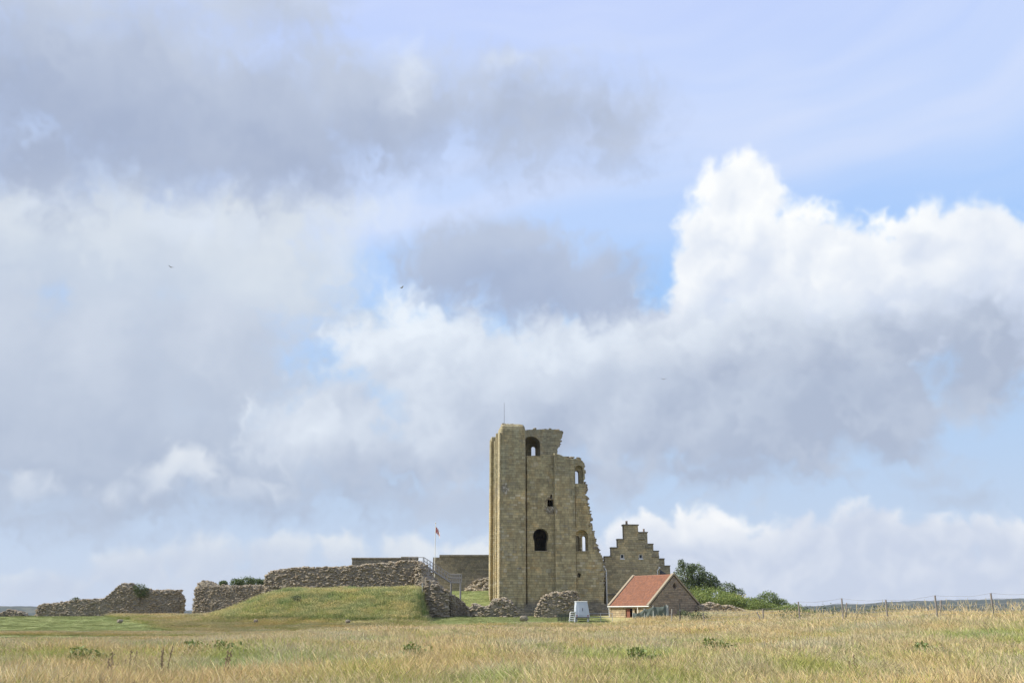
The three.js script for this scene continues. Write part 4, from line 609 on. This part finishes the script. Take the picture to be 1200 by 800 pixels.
[[22.9, -118.6, 1.5, 1.0, 'bright green leafy clump spilling over the rubble heap by the shed', 2.4], [26.4, -119.4, 1.7, 1.0, 'bright green leafy clump between the rubble heap and the flowering bush', 2.3], [30.2, -118.8, 1.7, 0.85, 'low bright green clump below the rounded dark bush', 1.7], [32.8, -118.2, 1.8, 0.8, 'pale green leafy clump sloping towards the cliff edge', 1.2], [35.4, -117.6, 1.6, 0.6, 'lowest green leafy clump where the bank meets the cliff', 0.9]].forEach(([x, z, rx, ry, label, y], i) => bush('leafy_clump', label, 'bush', x, y, z, [[0, ry * 0.7, 0, rx, ry, 1], [rx * 0.55, ry * 0.5, 0.1, rx * 0.8, ry * 0.8, 0.9], [-rx * 0.5, ry * 0.5, 0.1, rx * 0.7, ry * 0.8, 0.9]], { count: 4200, leaf: 0.14, color: i === 2 ? [0.17, 0.25, 0.06] : [0.22, 0.31, 0.08], seed: 60 + i, trunk: 0.03 }));
[[-38.4, 0.5, 0.55, 'smallest'], [-36.6, 0.9, 0.75, ''], [-35.2, 1.0, 0.9, ''], [-33.9, 0.9, 0.75, ''], [-32.3, 0.75, 0.85, '']].forEach(([x, rx, ry], i) => bush('wall_shrub', ['tiny sprig on top of the ruined wall', 'dark green shrub in a row along the ruined wall top', 'dark green shrub in a row along the ruined wall top', 'dark green shrub in a row along the ruined wall top', 'rounded shrub on the wall top next to the mound wall'][i], 'shrub', x, 5.0, -128.6, [[0, ry * 0.6, 0, rx, ry * 0.8, 0.7], [rx * 0.5, ry * 0.55, 0, rx * 0.6, ry * 0.65, 0.5]], { count: 2200, leaf: 0.14, color: [0.1, 0.16, 0.05], seed: 20 + i, trunk: 0.03, group: 'shrubs along the ruined wall top' }));
bush('wall_shrub', 'bushy green shrub growing beside the peak of the ruined wall', 'shrub', -49.4, 3.6, -129.0, [[0, 0.9, 0, 0.8, 0.9, 0.7], [0.5, 0.7, 0, 0.7, 0.7, 0.6], [-0.6, 1.3, 0, 0.5, 0.5, 0.5]], { count: 1800, leaf: 0.13, color: [0.075, 0.12, 0.03], seed: 31, trunk: 0.03 });
bush('wall_shrub', 'small green tuft on the low end of the ruined wall', 'shrub', -58.3, 2.9, -129.8, [[0, 0.35, 0, 0.6, 0.4, 0.5]], { count: 600, leaf: 0.12, color: [0.075, 0.11, 0.035], seed: 32, trunk: 0.02 });
[[19.2, -100, 'dark scrubby bush in the rough grass past the netting', 1.0, 0.75], [33.5, -96, 'dark bramble spreading below the bushes on the bank', 2.2, 0.7], [29.5, -98, 'low dark bramble in front of the rubble heap', 1.6, 0.55], [18.2, -103.5, 'scrubby bush against the shed gable', 0.9, 0.8], [24.2, -83, 'dark green scrub just beyond the wire fence, nearest the bank bushes', 1.8, 1.1], [27.4, -84, 'broad dark scrub bush beyond the middle fence posts', 2.0, 1.1], [31.0, -82, 'low dark scrub beyond the wire fence at the cliff edge', 2.0, 0.9], [-14.8, -116.4, 'small dark weed tuft at the top of the grassy mound', 0.5, 0.4], [-24.5, -110.5, 'dark green weed clump on the side of the grassy mound', 0.6, 0.4]].forEach(([x, z, label, rx, ry], i) => bush('bramble_bush', label, 'bush', x, gy(x, z), z, [[0, ry * 0.6, 0, rx, ry, 0.9], [rx * 0.6, ry * 0.4, 0, rx * 0.7, ry * 0.7, 0.8]], { count: 1800, leaf: 0.13, color: [0.09, 0.13, 0.05], seed: 40 + i, trunk: 0.03 }));

// ---------- grasses ----------
function blades(n, radius, opt, seed) {   // one tuft: stalks bent by the wind, some with seed heads
  const r = rng(seed), pos = [], col = [], nor = [];
  const quad = (a, b, c, d, k, nn) => { for (const p of [a, b, c, a, c, d]) { pos.push(p.x, p.y, p.z); col.push(...k); nor.push(nn.x, nn.y, nn.z); } };
  for (let i = 0; i < n; i++) {
    const o = opt[Math.floor(r() * opt.length)], a = r() * 6.283, q = Math.sqrt(r()) * radius, h = o.h * (0.6 + 0.7 * r()), w = o.w * (0.7 + 0.6 * r()), dir = r() * 6.283, lean = o.lean * (0.3 + r()), side = V(Math.cos(dir), 0, Math.sin(dir)), kk = 0.75 + 0.5 * r(), k = o.c.map((x) => x * kk);
    const base = V(Math.cos(a) * q, -0.03, Math.sin(a) * q), to = V(0.35 + Math.cos(dir + 1.6) * 0.9, 0, Math.sin(dir + 1.6) * 0.9), at = (t) => base.clone().add(V(0, h * (t - 0.18 * lean * t * t), 0)).addScaledVector(to, h * lean * t * t), nn = side.clone().cross(V(0, 1, 0));
    const S = 3; for (let s = 0; s < S; s++) { const p = at(s / S), p2 = at((s + 1) / S), w0 = w * (1 - 0.3 * s / S) * 0.5, w1 = o.head ? w * 0.35 : w * (s === S - 1 ? 0.05 : 1 - 0.3 * (s + 1) / S) * 0.5; quad(p.clone().addScaledVector(side, -w0), p.clone().addScaledVector(side, w0), p2.clone().addScaledVector(side, w1), p2.clone().addScaledVector(side, -w1), k, nn); }
    if (o.head) { const p = at(0.8), p2 = at(1.0), p3 = at(1.12), hw = o.head * (0.7 + 0.6 * r()), hc = o.hc.map((x) => x * kk); quad(p, p2.clone().addScaledVector(side, hw), p3, p2.clone().addScaledVector(side, -hw), hc, nn); }
  }
  const g = new THREE.BufferGeometry(); g.setAttribute('position', new THREE.Float32BufferAttribute(pos, 3)); g.setAttribute('normal', new THREE.Float32BufferAttribute(nor, 3)); g.setAttribute('color', new THREE.Float32BufferAttribute(col, 3)); return g;
}
const grassMat = new THREE.MeshPhysicalMaterial({ vertexColors: true, color: 0xffffff, side: THREE.DoubleSide, roughness: 0.8, transmission: 0.3, thickness: 0 });
const TAN = [0.67, 0.56, 0.25], PALE = [0.67, 0.59, 0.32], ROSE = [0.63, 0.49, 0.29], GREEN = [0.27, 0.38, 0.085], OLIVE = [0.47, 0.49, 0.15];
const dryOpt = (w) => [{ h: 0.58, w, lean: 0.5, c: TAN, head: w * 1.3, hc: PALE }, { h: 0.62, w: w * 0.8, lean: 0.45, c: OLIVE, head: w * 1.4, hc: ROSE }, { h: 0.44, w: w * 1.2, lean: 0.8, c: PALE }, { h: 0.4, w: w * 1.3, lean: 0.7, c: OLIVE }, { h: 0.36, w: w * 1.4, lean: 0.9, c: OLIVE }, { h: 0.34, w: w * 1.3, lean: 0.9, c: GREEN }];
const greenOpt = (w) => [{ h: 0.5, w: w * 1.3, lean: 0.7, c: GREEN }, { h: 0.52, w: w * 1.4, lean: 0.5, c: OLIVE }, { h: 0.55, w, lean: 0.5, c: OLIVE, head: w * 1.3, hc: OLIVE }, { h: 0.46, w: w * 1.5, lean: 0.9, c: GREEN }];
const fieldTan = (x, d) => clamp(0.56 + 0.6 * fbm(x * 0.16 + 5, d * 0.1, 3) + 0.8 * fbm(x * 0.5, d * 0.35 + 3, 3) + 0.35 * step(25, 75, d));
const low = (x, d) => mix(1, 0.6, step(60, 88, d) * step(16, 8, x)) * mix(1, 0.4, step(34, 50, d) * step(-6, -18, x) * step(108, 100, d));
const open = (x, d) => lawn(x, d) < 0.35 && mound(x, d) < 0.35;
function field(d0, d1, perM, scaleFar, seed) {
  const r = rng(seed), dry = [], green = []; const area = (d1 - d0) * (0.62 * (d0 + d1) + 8), n = Math.round(area * perM);
  for (let k = 0; k < n; k++) {
    const d = Math.sqrt(mix(d0 * d0, d1 * d1, r())), half = 0.62 * d + 3, x = (r() * 2 - 1) * half; if (!open(x, d)) continue;
    if (d > 100 && x < 12 && x > -9.5) continue; if ((d > 112 && (x > -29 || x < -56)) || x > 41 || x < -76) continue;
    if (d > 98 && x > 10 && x < 21 && d > 104) continue;
    const t = fieldTan(x, d), s = (0.8 + 0.45 * r()) * scaleFar, hk = (0.75 + 0.35 * fbm(x * 0.2 + 30, d * 0.2, 2) + 0.25 * r()) * (x > 8 && d > 50 ? 1.1 : 1) * low(x, d), isDry = r() < t;
    const b = 0.85 + 0.3 * r(), warm = fbm(x * 0.25 + 70, d * 0.18, 3) * 0.3;
    (isDry ? dry : green).push([compose(x, ground(x, -d), -d, 0, r() * 6.283, 0, s, hk * (0.9 + 0.2 * r()), s), rgb(b * (1 + warm * 0.5), b, b * (1 - warm))]);
  }
  return [dry, green];
}
{
  const zones = [[7.5, 26, 14, 1.0, 0.0032, 150, 0.42], [26, 55, 8, 1.2, 0.005, 130, 0.52], [55, 128, 5, 1.5, 0.008, 100, 0.65]];
  zones.forEach(([d0, d1, per, sc, w, n, rad], i) => {
    const [dry, green] = field(d0, d1, per, sc, 200 + i), half = (l) => [l.filter((_, k) => k % 2), l.filter((_, k) => !(k % 2))], [a, b] = half(dry);
    instanced('dry_grass', blades(n, rad, dryOpt(w), 300 + i), grassMat, a); instanced('dry_grass', blades(n, rad, dryOpt(w), 320 + i), grassMat, b); instanced('green_grass', blades(n, rad, greenOpt(w), 340 + i), grassMat, green);
  });
  const r = rng(400), short = [], rough = [], tall = [];
  for (let k = 0; k < 36000; k++) { const d = mix(58, 148, r()), x = mix(-75, 12, r()); if (lawn(x, d) < 0.4 && !(d > 128 && x > -11 && x < -3)) continue; if (Math.abs(x) > 0.62 * d) continue; const b = 0.85 + 0.3 * r(); short.push([compose(x, ground(x, -d), -d, 0, r() * 6.283, 0, 1, 0.08 + 0.06 * r(), 1), rgb(b, b, b)]); }
  instanced('mown_grass', blades(40, 0.6, [{ h: 0.34, w: 0.02, lean: 0.7, c: [0.36, 0.42, 0.15] }, { h: 0.34, w: 0.02, lean: 0.7, c: [0.45, 0.46, 0.19] }], 401), grassMat, short);
  for (let k = 0; k < 15000; k++) { const d = mix(101, 122, r()), x = mix(-40, -10.2, r()); if (mound(x, d) < 0.3) continue; const t = fbm(x * 0.3 + 3, d * 0.3, 3), hue = fbm(x * 0.3 + 33, d * 0.4, 3), b = (0.85 + 0.3 * r()) * (1 + 0.15 * hue); (r() < 0.25 + 0.9 * t ? tall : rough).push([compose(x, ground(x, -d), -d, 0, r() * 6.283, 0, 1, 0.65 + 0.5 * r(), 1), rgb(b * (0.92 + 0.2 * hue), b, b)]); }
  instanced('mound_grass', blades(34, 0.45, [{ h: 0.4, w: 0.022, lean: 0.6, c: [0.2, 0.29, 0.075] }, { h: 0.42, w: 0.02, lean: 0.5, c: [0.26, 0.325, 0.095] }, { h: 0.5, w: 0.016, lean: 0.4, c: [0.42, 0.4, 0.15], head: 0.02, hc: TAN }], 402), grassMat, rough);
  instanced('mound_grass', blades(34, 0.45, [{ h: 0.5, w: 0.018, lean: 0.5, c: [0.42, 0.42, 0.14], head: 0.02, hc: OLIVE }, { h: 0.4, w: 0.02, lean: 0.5, c: [0.29, 0.32, 0.1] }, { h: 0.5, w: 0.015, lean: 0.4, c: OLIVE }], 403), grassMat, tall);
}
{
  const r = rng(450), l = []; for (let k = 0; k < 600; k++) { const d = mix(40, 84, r()), x = mix(12, 38, r() ** 0.8); const b = 0.85 + 0.3 * r(); if (fbm(x * 0.3, d * 0.3, 2) + 0.5 < r() * 0.9) continue; l.push([compose(x, ground(x, -d), -d, 0, r() * 6.283, 0, 1, 0.8 + 0.5 * r(), 1), rgb(b, b, b)]); }
  instanced('tall_grass', blades(7, 0.5, [{ h: 1.05, w: 0.007, lean: 0.3, c: TAN, head: 0.022, hc: PALE }, { h: 1.0, w: 0.007, lean: 0.4, c: OLIVE, head: 0.02, hc: ROSE }], 451), grassMat, l);
}
// ---------- weeds standing out of the field ----------
const stalkMat = plain(0.2, 0.15, 0.09), dockLeaf = new THREE.MeshPhysicalMaterial({ color: rgb(0.10, 0.145, 0.04), side: THREE.DoubleSide, roughness: 0.7, transmission: 0.3, thickness: 0 });
function dock(x, z, h, seed, label, group) {
  const t = thing('dock_plant', label, 'weed', [x, ground(x, z), z], seed, group), r = rng(seed);
  const st = [], sp = []; for (let k = 0; k < 3; k++) { const e = V((r() - 0.5) * 0.3, h * (0.75 + 0.3 * r()), (r() - 0.5) * 0.3); st.push(bar(V(0, -0.05, 0), e, 0.008, 5)); for (let q = 0; q < 16; q++) { const u = 0.55 + 0.45 * q / 16, g = new THREE.IcosahedronGeometry(0.011 + 0.008 * r(), 0); g.translate(e.x * u + (r() - 0.5) * 0.05, e.y * u, e.z * u + (r() - 0.5) * 0.05); sp.push(g); } }
  part('stalk', join(st), stalkMat, t); part('seed_head', join(sp), plain(0.27, 0.2, 0.12), t);
  for (let k = 0; k < 9; k++) { const a = r() * 6.283, L = 0.22 + 0.16 * r(), g = new THREE.PlaneGeometry(0.09, L, 2, 5), p = g.attributes.position; for (let i = 0; i < p.count; i++) { const v = p.getY(i) / L + 0.5, w = Math.sin(Math.PI * (0.12 + 0.85 * v)), q = 0.03 + L * v * 0.8; p.setXYZ(i, p.getX(i) * w, 0.06 + k * 0.03 + L * 0.75 * (v - 0.75 * v * v) + 0.02 * Math.abs(p.getX(i)) * 8, q); } g.rotateY(a); g.computeVertexNormals(); part('leaf', g, dockLeaf, t); }
}
[[-5.8, -15.2, 0.7, 1], [-7.9, -19.5, 0.85, 2], [-7.2, -20.5, 0.95, 3], [-8.9, -23, 0.8, 4], [-5.6, -19.2, 0.9, 5], [7.9, -23, 0.75, 6]].forEach(([x, z, h, s]) => dock(x, z, h, s + 500, 'brown dock stalk with green leaves standing out of the dry grass', 'dock plants in the dry grass'));
[[-10.6, -24.5], [-9.4, -29.5], [-8.3, -28.6], [12.9, -30.5], [3.4, -25.5], [14.6, -26], [-2.6, -27], [6.8, -33]].forEach(([x, z], i) => bush('leafy_weed', 'low dark green leafy weed clump in the dry grass', 'weed', x, ground(x, z), z, [[0, 0.42, 0, 0.5, 0.34, 0.45], [0.4, 0.34, 0.1, 0.4, 0.3, 0.35], [-0.2, 0.6, 0, 0.25, 0.22, 0.25]], { count: 700, leaf: 0.1, color: [0.17, 0.24, 0.065], seed: 80 + i, trunk: 0.008, group: 'leafy weed clumps in the dry grass' }));
// ---------- gulls ----------
[[-17.5, 51, -140, 'tiny gull gliding below the dark cloud'], [30, 46, -180, 'tiny gull under the flat base of the grey cloud'], [-62, 62, -160, 'tiny gull far off against the pale cloud']].forEach(([x, y, z, label], i) => {
  const t = thing('gull', label, 'bird', [x, y, z], 0.6 + i); const s = 1;
  part('body', (() => { const g = new THREE.SphereGeometry(0.09, 10, 8); g.scale(2.6, 0.9, 0.9); return g; })(), plain(0.35, 0.35, 0.36), t);
  for (const q of [-1, 1]) { const sh = new THREE.Shape([[0.1, 0], [0.16, 0.3], [0.02, 0.66], [-0.03, 0.62], [-0.03, 0.3], [-0.1, 0]].map(([a, b]) => new THREE.Vector2(a, b * q))); const g = new THREE.ExtrudeGeometry(sh, { depth: 0.02, bevelEnabled: false }); g.rotateX(Math.PI / 2 + q * -0.3); part('wing', g, plain(0.3, 0.3, 0.32), t); }
});
console.log('plants done');

renderer.render(scene, camera);
